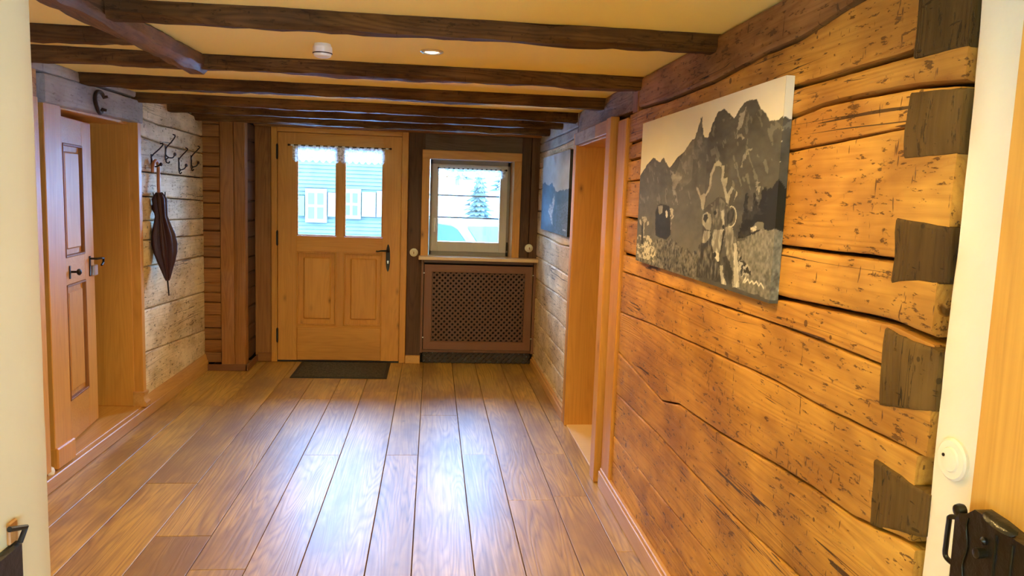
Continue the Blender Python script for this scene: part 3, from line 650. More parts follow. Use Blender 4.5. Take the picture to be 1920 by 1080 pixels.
# ------------------------------------------------------------------ ceiling fittings
sd = thing('smoke_detector', (-.429, 3.03, CZ), label='white round smoke detector on the ceiling behind the nearest beam', cat='smoke detector')
obj('mount', MB().lathe([(.030, 0), (.034, -.012)], (-.429, 3.03, CZ), 'z', 28), M['white'], sd, smooth=True)
obj('housing', MB().lathe([(.036, -.012), (.037, -.030), (.031, -.046), (.024, -.050), (.002, -.051)], (-.429, 3.03, CZ), 'z', 28), M['white'], sd, smooth=True)
obj('vent_slot', MB().lathe([(.0372, -.034), (.0362, -.0375), (.030, -.0375), (.030, -.034)], (-.429, 3.03, CZ), 'z', 28), M['ironrust'], sd)
def spotlight(x, y, lab):
    t = thing('ceiling_spotlight', (x, y, CZ), label=lab, cat='spotlight')
    obj('trim_ring', MB().lathe([(.044, 0), (.045, -.004), (.038, -.008), (.031, -.006), (.030, -.002)], (x, y, CZ), 'z', 32), M['steel'], t, smooth=True)
    obj('bulb', MB().lathe([(.029, -.001), (.020, -.006), (.002, -.008)], (x, y, CZ), 'z', 24), plain('lit_bulb', (1, .9, .7), .4, emit=(1, .80, .5), estr=9), t, smooth=True)
spotlight(-.018, 3.056, 'lit recessed ceiling spotlight with chrome ring')
spotlight(-.02, 4.58, 'added recessed ceiling spotlight, unseen between the far beams')  # fitting added to go with the unseen hall fill spot
spotlight(-1.25, 1.95, 'assumed recessed ceiling spotlight left of the lengthwise log, out of view')
spotlight(.22, 1.80, 'assumed second recessed spotlight, nearest the camera and out of view')

# ------------------------------------------------------------------ canvases
def inpoly(px, py, poly):
    r = np.zeros(px.shape, bool); n = len(poly)
    for i in range(n):
        x0, y0 = poly[i]; x1, y1 = poly[(i+1) % n]
        if y0 == y1: continue
        c = ((y0 > py) != (y1 > py)) & (px < (x1-x0)*(py-y0)/(y1-y0)+x0); r ^= c
    return r
def vnoise(u, v, f, seed):
    rs = np.random.RandomState(seed); n = 256; G = rs.rand(n, n); x, y = u*f, v*f; xi, yi = np.floor(x).astype(int), np.floor(y).astype(int); fx, fy = x-xi, y-yi
    fx = fx*fx*(3-2*fx); fy = fy*fy*(3-2*fy); a = G[xi % n, yi % n]; b = G[(xi+1) % n, yi % n]; c = G[xi % n, (yi+1) % n]; d = G[(xi+1) % n, (yi+1) % n]
    return (a*(1-fx)+b*fx)*(1-fy)+(c*(1-fx)+d*fx)*fy
def fbm(u, v, f, seed, o=4):
    s = 0; a = .5
    for k in range(o): s = s+a*vnoise(u+k*7.3, v+k*3.1, f*2**k, seed+k); a *= .5
    return s/(1-.5**o)
def grid_mesh(name, nu, nv, fn, colfn, parent):
    u, v = np.meshgrid(np.linspace(0, 1, nu), np.linspace(0, 1, nv)); off = wloc(parent)
    P = np.stack(fn(u, v), -1).reshape(-1, 3)-np.array(off)
    idx = np.arange(nu*nv).reshape(nv, nu); f = np.stack([idx[:-1, :-1], idx[:-1, 1:], idx[1:, 1:], idx[1:, :-1]], -1).reshape(-1, 4)
    me = bpy.data.meshes.new(name); me.vertices.add(len(P)); me.vertices.foreach_set('co', P.ravel()); me.loops.add(f.size); me.loops.foreach_set('vertex_index', f.ravel().astype(np.int32))
    me.polygons.add(len(f)); me.polygons.foreach_set('loop_start', np.arange(0, f.size, 4, dtype=np.int32)); me.update(calc_edges=True); me.validate()
    ca = me.color_attributes.new('Col', 'FLOAT_COLOR', 'POINT'); c = np.ones((nu*nv, 4), np.float32); c[:, :3] = colfn(u, v).reshape(-1, 3); ca.data.foreach_set('color', c.ravel())
    me.materials.append(M['print']); o = bpy.data.objects.new(name, me); COL.objects.link(o); o.parent = parent; return o
D={'ridge': [(-0.005, 0.614), (0.067, 0.691), (0.138, 0.738), (0.212, 0.701), (0.243, 0.732), (0.303, 0.656), (0.379, 0.721), (0.419, 0.737), (0.482, 0.809), (0.503, 0.812), (0.545, 0.93), (0.567, 0.809), (0.599, 0.798), (0.624, 0.867), (0.656, 0.925), (0.691, 0.935), (0.743, 0.882), (0.757, 0.868), (0.786, 0.911), (0.809, 0.933), (0.832, 0.944), (0.873, 0.932), (0.894, 0.885), (0.923, 0.851), (0.941, 0.822), (0.972, 0.815), (1.001, 0.824)],
'ridge2': [(0.419, 0.737), (0.467, 0.791), (0.503, 0.812), (0.545, 0.93), (0.567, 0.809), (0.599, 0.798), (0.55, 0.612), (0.416, 0.509), (0.367, 0.624)],
'snow1': [(0.315, 0.641), (0.378, 0.615), (0.417, 0.607), (0.367, 0.509), (0.404, 0.426), (0.347, 0.509)], 'snow2': [(0.783, 0.783), (0.821, 0.774), (0.81, 0.757), (0.782, 0.768)], 'snow3': [(0.844, 0.703), (0.861, 0.709), (0.831, 0.65), (0.807, 0.609), (0.823, 0.667)], 'snow4': [(0.897, 0.547), (0.92, 0.542), (0.907, 0.489)], 'snow5': [(0.793, 0.892), (0.828, 0.911), (0.793, 0.821), (0.772, 0.769)],
'horn': [(0.591, 0.407), (0.537, 0.521), (0.55, 0.528), (0.586, 0.47), (0.627, 0.496), (0.639, 0.593), (0.681, 0.67), (0.715, 0.631), (0.709, 0.578), (0.739, 0.506), (0.759, 0.46), (0.778, 0.523), (0.775, 0.46), (0.799, 0.506), (0.797, 0.443), (0.746, 0.412)], 'hornin': [(0.621, 0.432), (0.646, 0.508), (0.658, 0.593), (0.687, 0.639), (0.703, 0.578), (0.726, 0.494), (0.752, 0.431)],
'body': [(0.585, 0.024), (0.582, 0.121), (0.599, 0.214), (0.648, 0.291), (0.684, 0.313), (0.752, 0.342), (0.795, 0.306), (0.825, 0.202), (0.846, 0.031), (0.804, 0.019), (0.743, 0.021)], 'bodyL': [(0.742, 0.294), (0.781, 0.311), (0.813, 0.234), (0.834, 0.125), (0.842, 0.029), (0.81, 0.027), (0.757, 0.108)], 'belly': [(0.634, 0.169), (0.697, 0.144), (0.736, 0.103), (0.736, 0.024), (0.669, 0.032)],
'ear1': [(0.596, 0.342), (0.602, 0.374), (0.635, 0.39), (0.654, 0.347), (0.64, 0.296), (0.607, 0.304)], 'ear2': [(0.748, 0.402), (0.778, 0.427), (0.805, 0.398), (0.797, 0.357), (0.773, 0.326), (0.749, 0.342)], 'head': [(0.644, 0.432), (0.671, 0.47), (0.714, 0.472), (0.745, 0.431), (0.749, 0.342), (0.734, 0.258), (0.713, 0.219), (0.689, 0.239), (0.659, 0.335)], 'blaze': [(0.691, 0.227), (0.715, 0.255), (0.734, 0.222), (0.733, 0.138), (0.697, 0.144)],
'cow2': [(0.207, 0.221), (0.196, 0.357), (0.225, 0.417), (0.302, 0.422), (0.356, 0.407), (0.375, 0.354), (0.355, 0.244), (0.277, 0.205)], 'cow2w': [(0.292, 0.415), (0.356, 0.407), (0.37, 0.354), (0.348, 0.28), (0.33, 0.337)], 'cow3': [(0.052, 0.12), (0.03, 0.282), (0.06, 0.333), (0.113, 0.321), (0.126, 0.267), (0.105, 0.126)],
'tree': [(0.823, 0.263), (0.836, 0.35), (0.841, 0.439), (0.855, 0.489), (0.873, 0.419), (0.885, 0.409), (0.894, 0.504), (0.918, 0.421), (0.926, 0.463), (0.929, 0.494), (0.948, 0.53), (0.969, 0.453), (0.981, 0.504), (1.005, 0.504), (1.018, 0.335), (0.894, 0.296)], 'mead': [(0.825, 0.248), (0.894, 0.296), (0.947, 0.323), (0.999, 0.328), (1.056, 0.338), (1.061, 0.017), (0.842, 0.024), (0.836, 0.181)], 'cow4': [(0.893, 0.301), (0.885, 0.326), (0.917, 0.357), (0.947, 0.354), (0.947, 0.323), (0.909, 0.318)],
'grass': [(-0.007, -0.009), (0.01, 0.13), (0.141, 0.149), (0.278, 0.198), (0.404, 0.186), (0.464, 0.154), (0.571, 0.159), (0.587, -0.005)], 'sig': [(0.867, 0.058), (0.88, 0.091), (0.876, 0.062), (0.892, 0.082), (0.9, 0.065), (0.912, 0.079), (0.923, 0.067), (0.933, 0.082), (0.945, 0.065), (0.955, 0.079), (0.969, 0.06)]}
D.update({'hornL': [(0.537, 0.53), (0.55, 0.525), (0.575, 0.479), (0.596, 0.494), (0.61, 0.485), (0.599, 0.397), (0.585, 0.41), (0.571, 0.465), (0.54, 0.511)],
'hornU': [(0.605, 0.489), (0.628, 0.532), (0.629, 0.595), (0.653, 0.653), (0.68, 0.672), (0.7, 0.648), (0.696, 0.632), (0.682, 0.641), (0.662, 0.638), (0.643, 0.591), (0.642, 0.525), (0.611, 0.475)],
'hornR': [(0.7, 0.641), (0.718, 0.639), (0.718, 0.569), (0.739, 0.576), (0.739, 0.538), (0.732, 0.523), (0.746, 0.489), (0.769, 0.526), (0.779, 0.516), (0.766, 0.484), (0.756, 0.434), (0.742, 0.45), (0.726, 0.503), (0.704, 0.557)],
'hornR2': [(0.795, 0.506), (0.803, 0.496), (0.796, 0.467), (0.785, 0.444), (0.792, 0.477)],
'inner': [(0.654, 0.638), (0.683, 0.639), (0.699, 0.617), (0.704, 0.557), (0.726, 0.503), (0.736, 0.463), (0.695, 0.482), (0.665, 0.448), (0.64, 0.434), (0.607, 0.403), (0.616, 0.475), (0.643, 0.525), (0.643, 0.591)],
'headtop': [(0.64, 0.434), (0.667, 0.427), (0.676, 0.462), (0.696, 0.472), (0.726, 0.453), (0.743, 0.431), (0.753, 0.438), (0.74, 0.417), (0.704, 0.426), (0.668, 0.414)],
'face': [(0.651, 0.414), (0.667, 0.421), (0.703, 0.429), (0.736, 0.422), (0.742, 0.397), (0.74, 0.323), (0.728, 0.296), (0.69, 0.291), (0.666, 0.33)],
'facelt': [(0.714, 0.402), (0.731, 0.41), (0.74, 0.323), (0.728, 0.321), (0.723, 0.362)],
'facelt2': [(0.681, 0.407), (0.697, 0.412), (0.694, 0.374), (0.685, 0.359)],
'muzz': [(0.673, 0.296), (0.738, 0.303), (0.748, 0.27), (0.73, 0.2), (0.715, 0.178), (0.682, 0.176), (0.671, 0.219)],
'chin': [(0.698, 0.188), (0.72, 0.178), (0.723, 0.135), (0.711, 0.132), (0.695, 0.154)],
'earLo': [(0.59, 0.352), (0.597, 0.374), (0.622, 0.39), (0.649, 0.378), (0.661, 0.344), (0.656, 0.294), (0.626, 0.291), (0.599, 0.321)],
'earLi': [(0.606, 0.371), (0.628, 0.379), (0.634, 0.356), (0.619, 0.33), (0.601, 0.345)],
'earRo': [(0.743, 0.376), (0.748, 0.41), (0.77, 0.427), (0.793, 0.424), (0.807, 0.397), (0.804, 0.356), (0.785, 0.328), (0.756, 0.318)],
'earRi': [(0.751, 0.385), (0.767, 0.414), (0.787, 0.412), (0.795, 0.39), (0.787, 0.354), (0.759, 0.328)],
'bodyD': [(0.58, 0.014), (0.577, 0.132), (0.587, 0.207), (0.61, 0.268), (0.656, 0.294), (0.683, 0.221), (0.697, 0.161), (0.731, 0.133), (0.738, 0.026), (0.648, 0.024)],
'shL': [(0.602, 0.253), (0.613, 0.279), (0.652, 0.291), (0.661, 0.26), (0.623, 0.212), (0.601, 0.215)],
'neckR': [(0.745, 0.316), (0.785, 0.325), (0.817, 0.248), (0.838, 0.116), (0.852, 0.031), (0.81, 0.019), (0.807, 0.089), (0.768, 0.168), (0.751, 0.231)],
'neckD': [(0.745, 0.162), (0.767, 0.173), (0.81, 0.097), (0.801, 0.036), (0.771, 0.027)],
'legR': [(0.803, 0.244), (0.819, 0.241), (0.838, 0.116), (0.848, 0.029), (0.816, 0.024), (0.816, 0.111)],
'leg2': [(0.728, 0.118), (0.748, 0.123), (0.757, 0.058), (0.779, 0.024), (0.744, 0.021)],
'calf': [(0.833, 0.135), (0.84, 0.181), (0.855, 0.164), (0.891, 0.14), (0.913, 0.108), (0.861, 0.089), (0.834, 0.115)]})
D.update({'c2': [(0.206, 0.214), (0.193, 0.362), (0.209, 0.412), (0.24, 0.422), (0.294, 0.421), (0.324, 0.405), (0.339, 0.321), (0.351, 0.272), (0.351, 0.231), (0.313, 0.195), (0.243, 0.202)], 'c2l': [(0.213, 0.407), (0.264, 0.414), (0.26, 0.368), (0.238, 0.35), (0.221, 0.369)], 'c2m': [(0.29, 0.374), (0.3, 0.386), (0.312, 0.369), (0.312, 0.338), (0.3, 0.335)], 'c2r': [(0.325, 0.395), (0.347, 0.402), (0.366, 0.388), (0.372, 0.349), (0.353, 0.326), (0.351, 0.262), (0.339, 0.321)], 'c3a': [(0.016, 0.301), (0.035, 0.306), (0.046, 0.285), (0.049, 0.263), (0.029, 0.268)], 'c3b': [(0.047, 0.326), (0.097, 0.335), (0.109, 0.303), (0.083, 0.284), (0.083, 0.232), (0.092, 0.188), (0.079, 0.186), (0.069, 0.243)], 'c3d': [(0.047, 0.28), (0.066, 0.277), (0.079, 0.13), (0.051, 0.132)], 'c3e': [(0.109, 0.297), (0.127, 0.299), (0.129, 0.277), (0.112, 0.263)], 'flw': [(0.004, 0.125), (0.061, 0.116), (0.122, 0.147), (0.184, 0.135), (0.227, 0.109), (0.222, 0.077), (0.194, 0.017), (0.169, 0.022), (0.173, 0.067), (0.121, 0.058), (0.091, 0.104), (0.016, 0.092)]})
def paint1(u, v):
    n1 = fbm(u, v, 9, 1); n2 = fbm(u, v, 34, 5); n3 = fbm(u*2.2, v, 60, 9, 3)
    T = .62+.10*v+.08*(n1-.5)+.08*(1-u)
    def put(name, val, jit=.006): 
        nonlocal T
        k = inpoly(u+jit*(n3-.5)*2, v+jit*(n2-.5)*3, D[name] if isinstance(name, str) else name); T = np.where(k, val, T); return k
    put(D['ridge']+[(1.01, -.02), (-.02, -.02)], .072+.05*(n1-.45)+.05*(n2-.5)+.06*(1-v)*(u < .6), .005)
    put('ridge2', .085+.16*np.clip(n2-.45, 0, 1)+.05*(u < .5), .008)
    streak = (fbm(u*1.6+v*.6, v*.5-u*.3, 30, 14, 3) > .70) & (v < .88) & (T < .3) & (v > .42); T = np.where(streak, T+.07, T)
    for s in ('snow1', 'snow2', 'snow3', 'snow4', 'snow5'): put(s, .22+.30*(n2-.35), .014)
    put('tree', .012+.03*n3*(n2 > .5), .012); put([(.955, .33), (.955, .50), (1.01, .56), (1.01, .33)], .015, .01)
    tx = .10+.26*(n3-.4); k = put('mead', np.clip(tx+.08*n1, .02, 1), .01); put('cow4', np.where(n2 > .5, .5, .15))
    k = put('grass', np.clip(.06+.5*(n3-.42)+.10*n2, .01, 1), .03)
    fl = inpoly(u, v, [(0, .10), (.01, .19), (.15, .20), (.22, .10), (.15, .03), (.02, .03)]) & (fbm(u*1.6, v, 48, 77, 2) > .56); T = np.where(fl, .55, T)
    k = put([(.28, .05), (.30, .20), (.42, .19), (.585, .13), (.585, -.01), (.4, -.01)], np.clip(.09+.35*(n3-.42), .01, 1), .03)
    furs = fbm(u*3.5, v, 26, 33, 4); fz = np.clip(furs-.42, 0, 1)
    put('c2', .018+.02*n2, .004); put('c2l', .22+.3*(n2-.4), .004); put('c2m', .6, .003); put('c2r', np.where(n3 > .5, .5, .14), .005)
    put('c3a', .45, .004); put('c3e', .45, .004); put('c3d', .03, .004); put('c3b', np.where(n3 > .42, .42, .12), .005)
    put('flw', np.where(n3 > .42, .62, .12), .02)
    put('inner', .125+.05*(n1-.5), .004)
    for q in ('hornL', 'hornU', 'hornR', 'hornR2'): put(q, .30+.25*(n2-.4), .004)
    put('calf', np.where(n3 > .56, .4, .03), .01)
    put('bodyD', .035+.45*fz, .006); put('shL', .22+.8*fz, .008)
    put('neckR', .13+.7*fz, .005); put('neckD', .03+.1*fz, .006); put('legR', .42+.5*fz, .005); put('leg2', .36+.6*fz, .006)
    put('earLo', .26+.5*fz, .003); put('earLi', .03, .003); put('earRo', .07+.3*fz, .003); put('earRi', .025+.15*fz, .003)
    rim = (((u-.776)/.031)**2+((v-.374)/.053)**2); T = np.where((rim < 1.05) & (rim > .82) & (u > .765), .50, T)
    put('headtop', .06+.5*fz, .006); put('face', .075+.45*fz, .004); put('facelt', .36+.3*fz, .004); put('facelt2', .22, .005)
    T = np.where(((u-.678)/.010)**2+((v-.388)/.011)**2 < 1, .012, T); T = np.where(((u-.735)/.006)**2+((v-.318)/.012)**2 < 1, .015, T)
    put('muzz', .20+.9*fz, .006); T = np.where(inpoly(u, v, [(.735, .30), (.748, .30), (.735, .19), (.722, .15), (.728, .2)]), .03, T)
    put('chin', .55+.2*(n2-.5), .003); T = np.where(((u-.695)/.008)**2+((v-.165)/.014)**2 < 1, .02, T)
    sg = D['sig']
    for (a, b), (c, d) in zip(sg, sg[1:]):
        t = np.clip(((u-a)*(c-a)+(v-b)*(d-b)*.2)/((c-a)**2+(d-b)**2*.2+1e-9), 0, 1); dd = np.hypot((u-a-(c-a)*t)*1.33, (v-b-(d-b)*t)*.585); T = np.where(dd < .0025, .65, T)
    T = np.clip(T, .008, .9)[..., None]
    return T*np.array([1.05, .97, .80])
def paint2(u, v):
    n1 = fbm(u, v, 5, 21); n2 = fbm(u, v, 22, 25); n3 = fbm(u, v*1.5, 60, 29, 3)
    T = .50+.45*(n1-.45); T = np.clip(T, .25, .85)
    k = inpoly(u+.02*(n2-.5), v+.05*(n2-.5), [(-.1, .62), (.12, .66), (.25, .60), (.4, .64), (.6, .52), (1.1, .56), (1.1, -.1), (-.1, -.1)]); T = np.where(k, .055+.08*(n2-.4), T)
    k = inpoly(u, v+.05*(n2-.5), [(.55, .0), (.60, .35), (1.1, .42), (1.1, -.1)]); T = np.where(k, .10+.25*(n3-.42), T)
    k = inpoly(u+.02*(n3-.5), v+.03*(n2-.5), [(.30, .26), (.36, .36), (.42, .34), (.50, .50), (.54, .44), (.52, .36), (.46, .22), (.50, .08), (.44, .12), (.36, .22)]); T = np.where(k & (n3 > .40), .62, T)
    T = np.where((np.hypot((u-.90)/.06, (v-.07)/.012) < 1) & (n3 > .5), .5, T)
    blue = np.clip((1-u)*1.2, 0, 1)[..., None]*(T < .3)[..., None]  # blue daylight tint painted into the dark tones towards the window
    return np.clip(T, .01, .9)[..., None]*(np.array([.93, .97, 1.0])*(1-blue)+np.array([.45, .85, 1.5])*blue)
def canvas(ya, yb, z0, z1, paint, nu, nv, lab, tilt=0.0):
    t = thing('wall_canvas', (.9, (ya+yb)/2, z0), label=lab, cat='picture', group='stretched canvas photographs on the right wall')
    xf = .884
    grid_mesh('print', nu, nv, lambda u, v: (np.full_like(u, xf), ya+(yb-ya)*u, z0+(z1-z0)*v), paint, t)
    obj('stretcher', MB().box(xf+.0008, .907, min(ya, yb), max(ya, yb), z0, z1), M['canvas_side'], t)
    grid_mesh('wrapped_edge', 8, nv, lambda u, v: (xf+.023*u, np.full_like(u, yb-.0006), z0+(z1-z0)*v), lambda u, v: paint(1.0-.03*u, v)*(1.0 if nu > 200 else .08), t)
    return t
canvas(3.245, 1.905, 1.217, 1.802, paint1, 400, 300, 'large black and white canvas of a horned cow before jagged mountains')
canvas(6.22, 4.985, 1.222, 1.795, paint2, 150, 140, 'canvas of cloudy sky and a white animal, daylight blue painted in, nearest the window')

# ------------------------------------------------------------------ coat hooks and umbrella
def dense(pts, n=5):
    pts = [Vector(p) for p in pts]; out = []
    for i in range(len(pts)-1):
        p0 = pts[max(i-1, 0)]; p1 = pts[i]; p2 = pts[i+1]; p3 = pts[min(i+2, len(pts)-1)]
        for k in range(n):
            t = k/n; out.append(.5*((2*p1)+(-p0+p2)*t+(2*p0-5*p1+4*p2-p3)*t*t+(-p0+3*p1-3*p2+p3)*t**3))
    out.append(pts[-1]); return out
def coat_hook(y, main, prong, lab):
    w = main[3]
    t = thing('coat_hook', (XL, y, w[1]), label=lab, cat='coat hook', group='wrought iron coat hooks on the left wall')
    P = lambda q: (max(q[0], XL+.006), y, q[1])
    obj('scrolled_stem', MB().tube(dense([P(q) for q in main]), .0042, n=8), M['iron'], t, smooth=True)
    obj('lower_prong', MB().tube(dense([P(q) for q in prong]), .0042, n=8), M['iron'], t, smooth=True)
    q = P(prong[-1]); r = P(main[0])
    obj('end_knob', MB().lathe([(.002, -.010), (.010, -.006), (.0125, 0), (.010, .006), (.002, .010)], q, 'x', 14), M['ironrust'], t, smooth=True)
    obj('end_knob', MB().lathe([(.001, -.007), (.006, -.004), (.007, 0), (.006, .004), (.001, .007)], (r[0], y, r[1]), 'z', 12), M['iron'], t, smooth=True)
    obj('wall_plate', MB().box(XL-.002, XL+.006, y-.010, y+.010, w[1]-.085, w[1]+.012, c=.003), M['iron'], t)
coat_hook(5.15, [(-1.743, 1.733), (-1.724, 1.727), (-1.746, 1.698), (-1.793, 1.652), (-1.802, 1.626), (-1.796, 1.6), (-1.782, 1.583), (-1.795, 1.574), (-1.796, 1.556), (-1.782, 1.548)], [(-1.782, 1.583), (-1.76, 1.588), (-1.739, 1.600)], 'black scrolled iron coat hook holding the umbrella')
coat_hook(5.41, [(-1.747, 1.809), (-1.732, 1.798), (-1.753, 1.763), (-1.789, 1.721), (-1.801, 1.697), (-1.797, 1.67), (-1.779, 1.654), (-1.793, 1.64), (-1.791, 1.622), (-1.775, 1.618), (-1.771, 1.63)], [(-1.779, 1.654), (-1.75, 1.654), (-1.736, 1.677)], 'black scrolled iron coat hook mounted highest, second from the left')
h3m = [(-1.749, 1.736), (-1.735, 1.725), (-1.767, 1.689), (-1.798, 1.654), (-1.80, 1.625), (-1.796, 1.594), (-1.786, 1.579), (-1.795, 1.565), (-1.787, 1.553), (-1.778, 1.565)]
coat_hook(5.68, h3m, [(-1.786, 1.579), (-1.759, 1.590), (-1.746, 1.613)], 'black scrolled iron coat hook, third from the left and empty')
coat_hook(5.96, [(a, b+.030) for a, b in h3m], [(-1.786, 1.609), (-1.759, 1.62), (-1.746, 1.643)], 'black scrolled iron coat hook nearest the corner, half in shadow')
um = thing('umbrella', (-1.75, 5.15, 1.59), label='folded dark maroon umbrella with curved wooden handle hanging from the first hook', cat='umbrella')
top = Vector((-1.747, 5.135, 1.40)); tip = Vector((-1.704, 5.15, .752)); L = (tip-top).length; ax = (tip-top).normalized()
prof = [(.020, -.02), (.032, 0), (.040, .02), (.036, .08), (.032, .13), (.046, .19), (.060, .25), (.064, .31), (.058, .37), (.044, .43), (.030, .48), (.017, .53), (.010, .55)]
mb = MB().lathe(prof, (0, 0, 0), 'z', 96, mod=lambda j, a: 1+.20*math.cos(8*a+.25*j)*(.6 if j < 2 else 1)+.07*math.cos(3*a+j*.5)+.04*math.sin(19*a+j))
zx = ax; xx = Vector((0, 1, 0)).cross(zx).normalized(); yy = zx.cross(xx)
mb.v = [tuple(top+xx*v[0]+yy*v[1]+zx*v[2]) for v in mb.v]
obj('canopy', mb, M['umbcloth'], um, smooth='all')
# loose flap
obj('strap', MB().tube(dense([top+xx*.036+zx*.05, top+xx*.052+yy*.01+zx*.075, top+xx*.034+zx*.11]), [.010]*11, n=6), M['umbcloth'], um, smooth=True)
rb = MB()
for k in range(8):
    a = 2*PI*k/8; d = xx*math.cos(a)+yy*math.sin(a); rb.tube([top+d*.034+zx*.01, top+d*.038-zx*.022], .0025, n=6)
obj('rib_tips', rb, M['iron'], um)
obj('ferrule', MB().tube([top+ax*.545, tip], [.0055, .004], n=10), M['iron'], um, smooth=True)
hp = [top+ax*.02, top-ax*.06, Vector((-1.756, 5.150, 1.53)), Vector((-1.760, 5.166, 1.575)), Vector((-1.762, 5.158, 1.606)), Vector((-1.762, 5.128, 1.622)), Vector((-1.766, 5.098, 1.606)), Vector((-1.768, 5.087, 1.575)), Vector((-1.768, 5.086, 1.545))]
obj('curved_handle', MB().tube(dense(hp), .0105, n=12), M['umbwood'], um, smooth=True)

# ------------------------------------------------------------------ near doorway: plaster reveals, pine door leaf with lock
def plaster_slab(x0, x1, ya, yb, z0, z1, seed, axis_face, amp=.004):
    mb = MB(); n = 60; K = 10; vs = []
    for i in range(n+1):
        z = z0+(z1-z0)*i/n; wv = amp*noise.noise(Vector((z*2.3, seed, 0)))+amp*.5*noise.noise(Vector((z*11, seed, 3)))
        r = .018
        face = x1 if axis_face > 0 else x0; back = x0 if axis_face > 0 else x1; s = axis_face
        ring = [(back, ya), (face, ya), (face+wv*.3, ya+(yb-ya)*.5), (face+wv*.5, yb-.06), (face+wv*.6, yb-r), (face-s*r*.3, yb-r*.25+wv), (face-s*r, yb+wv), (face-s*.08, yb+wv), (face-s*.15, yb), (back, yb)]
        vs += [(x, y, z) for x, y in ring]
    fs = [tuple(range(K)), tuple(n*K+k for k in range(K))]
    for i in range(n):
        for k in range(K): fs.append((i*K+k, i*K+(k+1) % K, (i+1)*K+(k+1) % K, (i+1)*K+k))
    mb.add(vs, fs); return mb
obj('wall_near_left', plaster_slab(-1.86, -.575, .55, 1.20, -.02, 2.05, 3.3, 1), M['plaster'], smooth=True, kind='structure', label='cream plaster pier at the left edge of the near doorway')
obj('wall_near_right', plaster_slab(.905, 1.3, .2, 1.247, -.02, 2.05, 8.1, -1, amp=.007), M['plasterw'], smooth=True, kind='structure', label='white plaster reveal at the right of the near doorway')
obj('wall_behind', MB().box(-3.0, -2.9, -3.1, .95, -.05, 2.4).box(-3, 2.5, -3.2, -3.1, -.05, 2.4).box(2.4, 2.5, -3.1, .95, -.05, 2.4).box(-3, -1.86, .95, 1.0, -.05, 2.4).box(1.25, 2.5, .9, 1.2, -.05, 2.4).box(-3, -.60, .4, .56, -.05, 2.4), M['plasterw'], kind='structure', label='plain plaster walls of the room the camera stands in')
# rosette on reveal
rs = thing('wall_rosette', (.90, 1.19, 1.047), label='flat round white cap on the white plaster reveal', cat='wall cap')
obj('disc', MB().lathe([(.037, .004), (.037, -.003), (.033, -.006), (.022, -.006), (.020, -.009), (.013, -.010), (.001, -.010)], (.904, 1.188, 1.047), 'x', 36), M['plasterw'], rs, smooth=True)
obj('screw', MB().lathe([(.003, 0), (.003, -.002)], (.8945, 1.20, 1.052), 'x', 10), M['iron'], rs)
# pine door leaf folded against the reveal
pd = thing('door_4', (.87, .6, 0), kind='structure', label='pine door leaf folded back at the right edge of the view')
obj('stile', B(.860, .900, .30, 1.052, .01, 1.98, c=.002), M['pinez'], pd)
obj('edge_strip', B(.8635, .893, 1.052, 1.088, .01, 1.98, c=.002), M['darkpinez'] if False else M['pinez'], pd)
# box lock
lk = obj('box_lock', MB().prism([(.95, .84), (1.074, .84), (1.076, .99), (1.068, 1.003), (1.052, 1.008), (1.036, 1.022), (1.0, 1.020), (.952, 1.012), (.60, 1.012), (.60, .84)], 'x', .832, .861), M['brownlock'], pd, smooth=True, label='black brown iron box lock')
ridge = MB()
for y in (.987, .955): ridge.tube([(.831, y, .85), (.831, y, 1.004)], .0022, n=6)
wav = [(.8305, 1.045+.0035*math.sin(k*1.1), .85+k*.011) for k in range(15)]; ridge.tube(wav, .0016, n=6)
obj('lock_ridge', ridge, M['steel'] if False else M['brownlock'], lk, smooth=True)
obj('strike_loop', MB().tube(dense([(.842, 1.078, .99), (.838, 1.094, .985), (.838, 1.096, .975), (.838, 1.097, .94), (.838, 1.095, .918), (.842, 1.078, .912)]), .0042, n=8), M['brownlock'], lk, smooth=True)
obj('lock_bump', MB().lathe([(.010, .006), (.011, 0), (.009, -.006), (.003, -.009)], (.842, 1.080, 1.002), 'x', 14), M['brownlock'], lk, smooth=True)
obj('rivet', MB().lathe([(.006, .002), (.006, -.003), (.002, -.006)], (.831, 1.008, .985), 'x', 12), M['brownlock'], lk, smooth=True)
obj('key_bow', MB().lathe([(.008, .002), (.008, -.012), (.004, -.014)], (.831, 1.008, .966), 'x', 12), M['brownlock'], lk, smooth=True)
dh = MB().tube([(.845, .962, 1.005), (.815, .965, 1.030)], .0045, n=10)
q = MB().lathe([(.002, -.004), (.024, -.003), (.026, 0), (.024, .003), (.002, .004)], (0, 0, 0), 'z', 24)
q.v = [(.808+v[2]*.8+v[0]*.35, .955+v[1]*1.25, 1.036+v[2]+v[0]*.1+v[1]*(.12)) for v in q.v]; dh.add(q.v, q.f)
obj('thumb_lever', dh, M['brownlock'], lk, smooth=True)
# keeper on the left pier
kp = MB().box(-.60, -.566, .98, 1.094, .90, .965, c=.004).tube([(-.566, 1.085, .965), (-.560, 1.09, .985), (-.566, 1.06, .995)], .004)
obj('latch_keeper', kp, M['iron'], smooth=True, label='black iron latch keeper at the lower left edge of the plaster pier', cat='latch')
obj('keeper_block', MB().box(-.60, -.571, 1.07, 1.092, .966, .998, c=.002), M['darkpinez'], label='small wooden block above the black latch keeper', cat='block')
# small white object on the plinth by the left door
obj('door_wedge', MB().lathe([(.026, 0), (.030, .012), (.026, .028), (.012, .038), (.002, .040)], (XL-.012, 3.742, .068), 'z', 20), M['white'], smooth=True, label='small white rounded doorstop on the plinth by the left door', cat='doorstop')

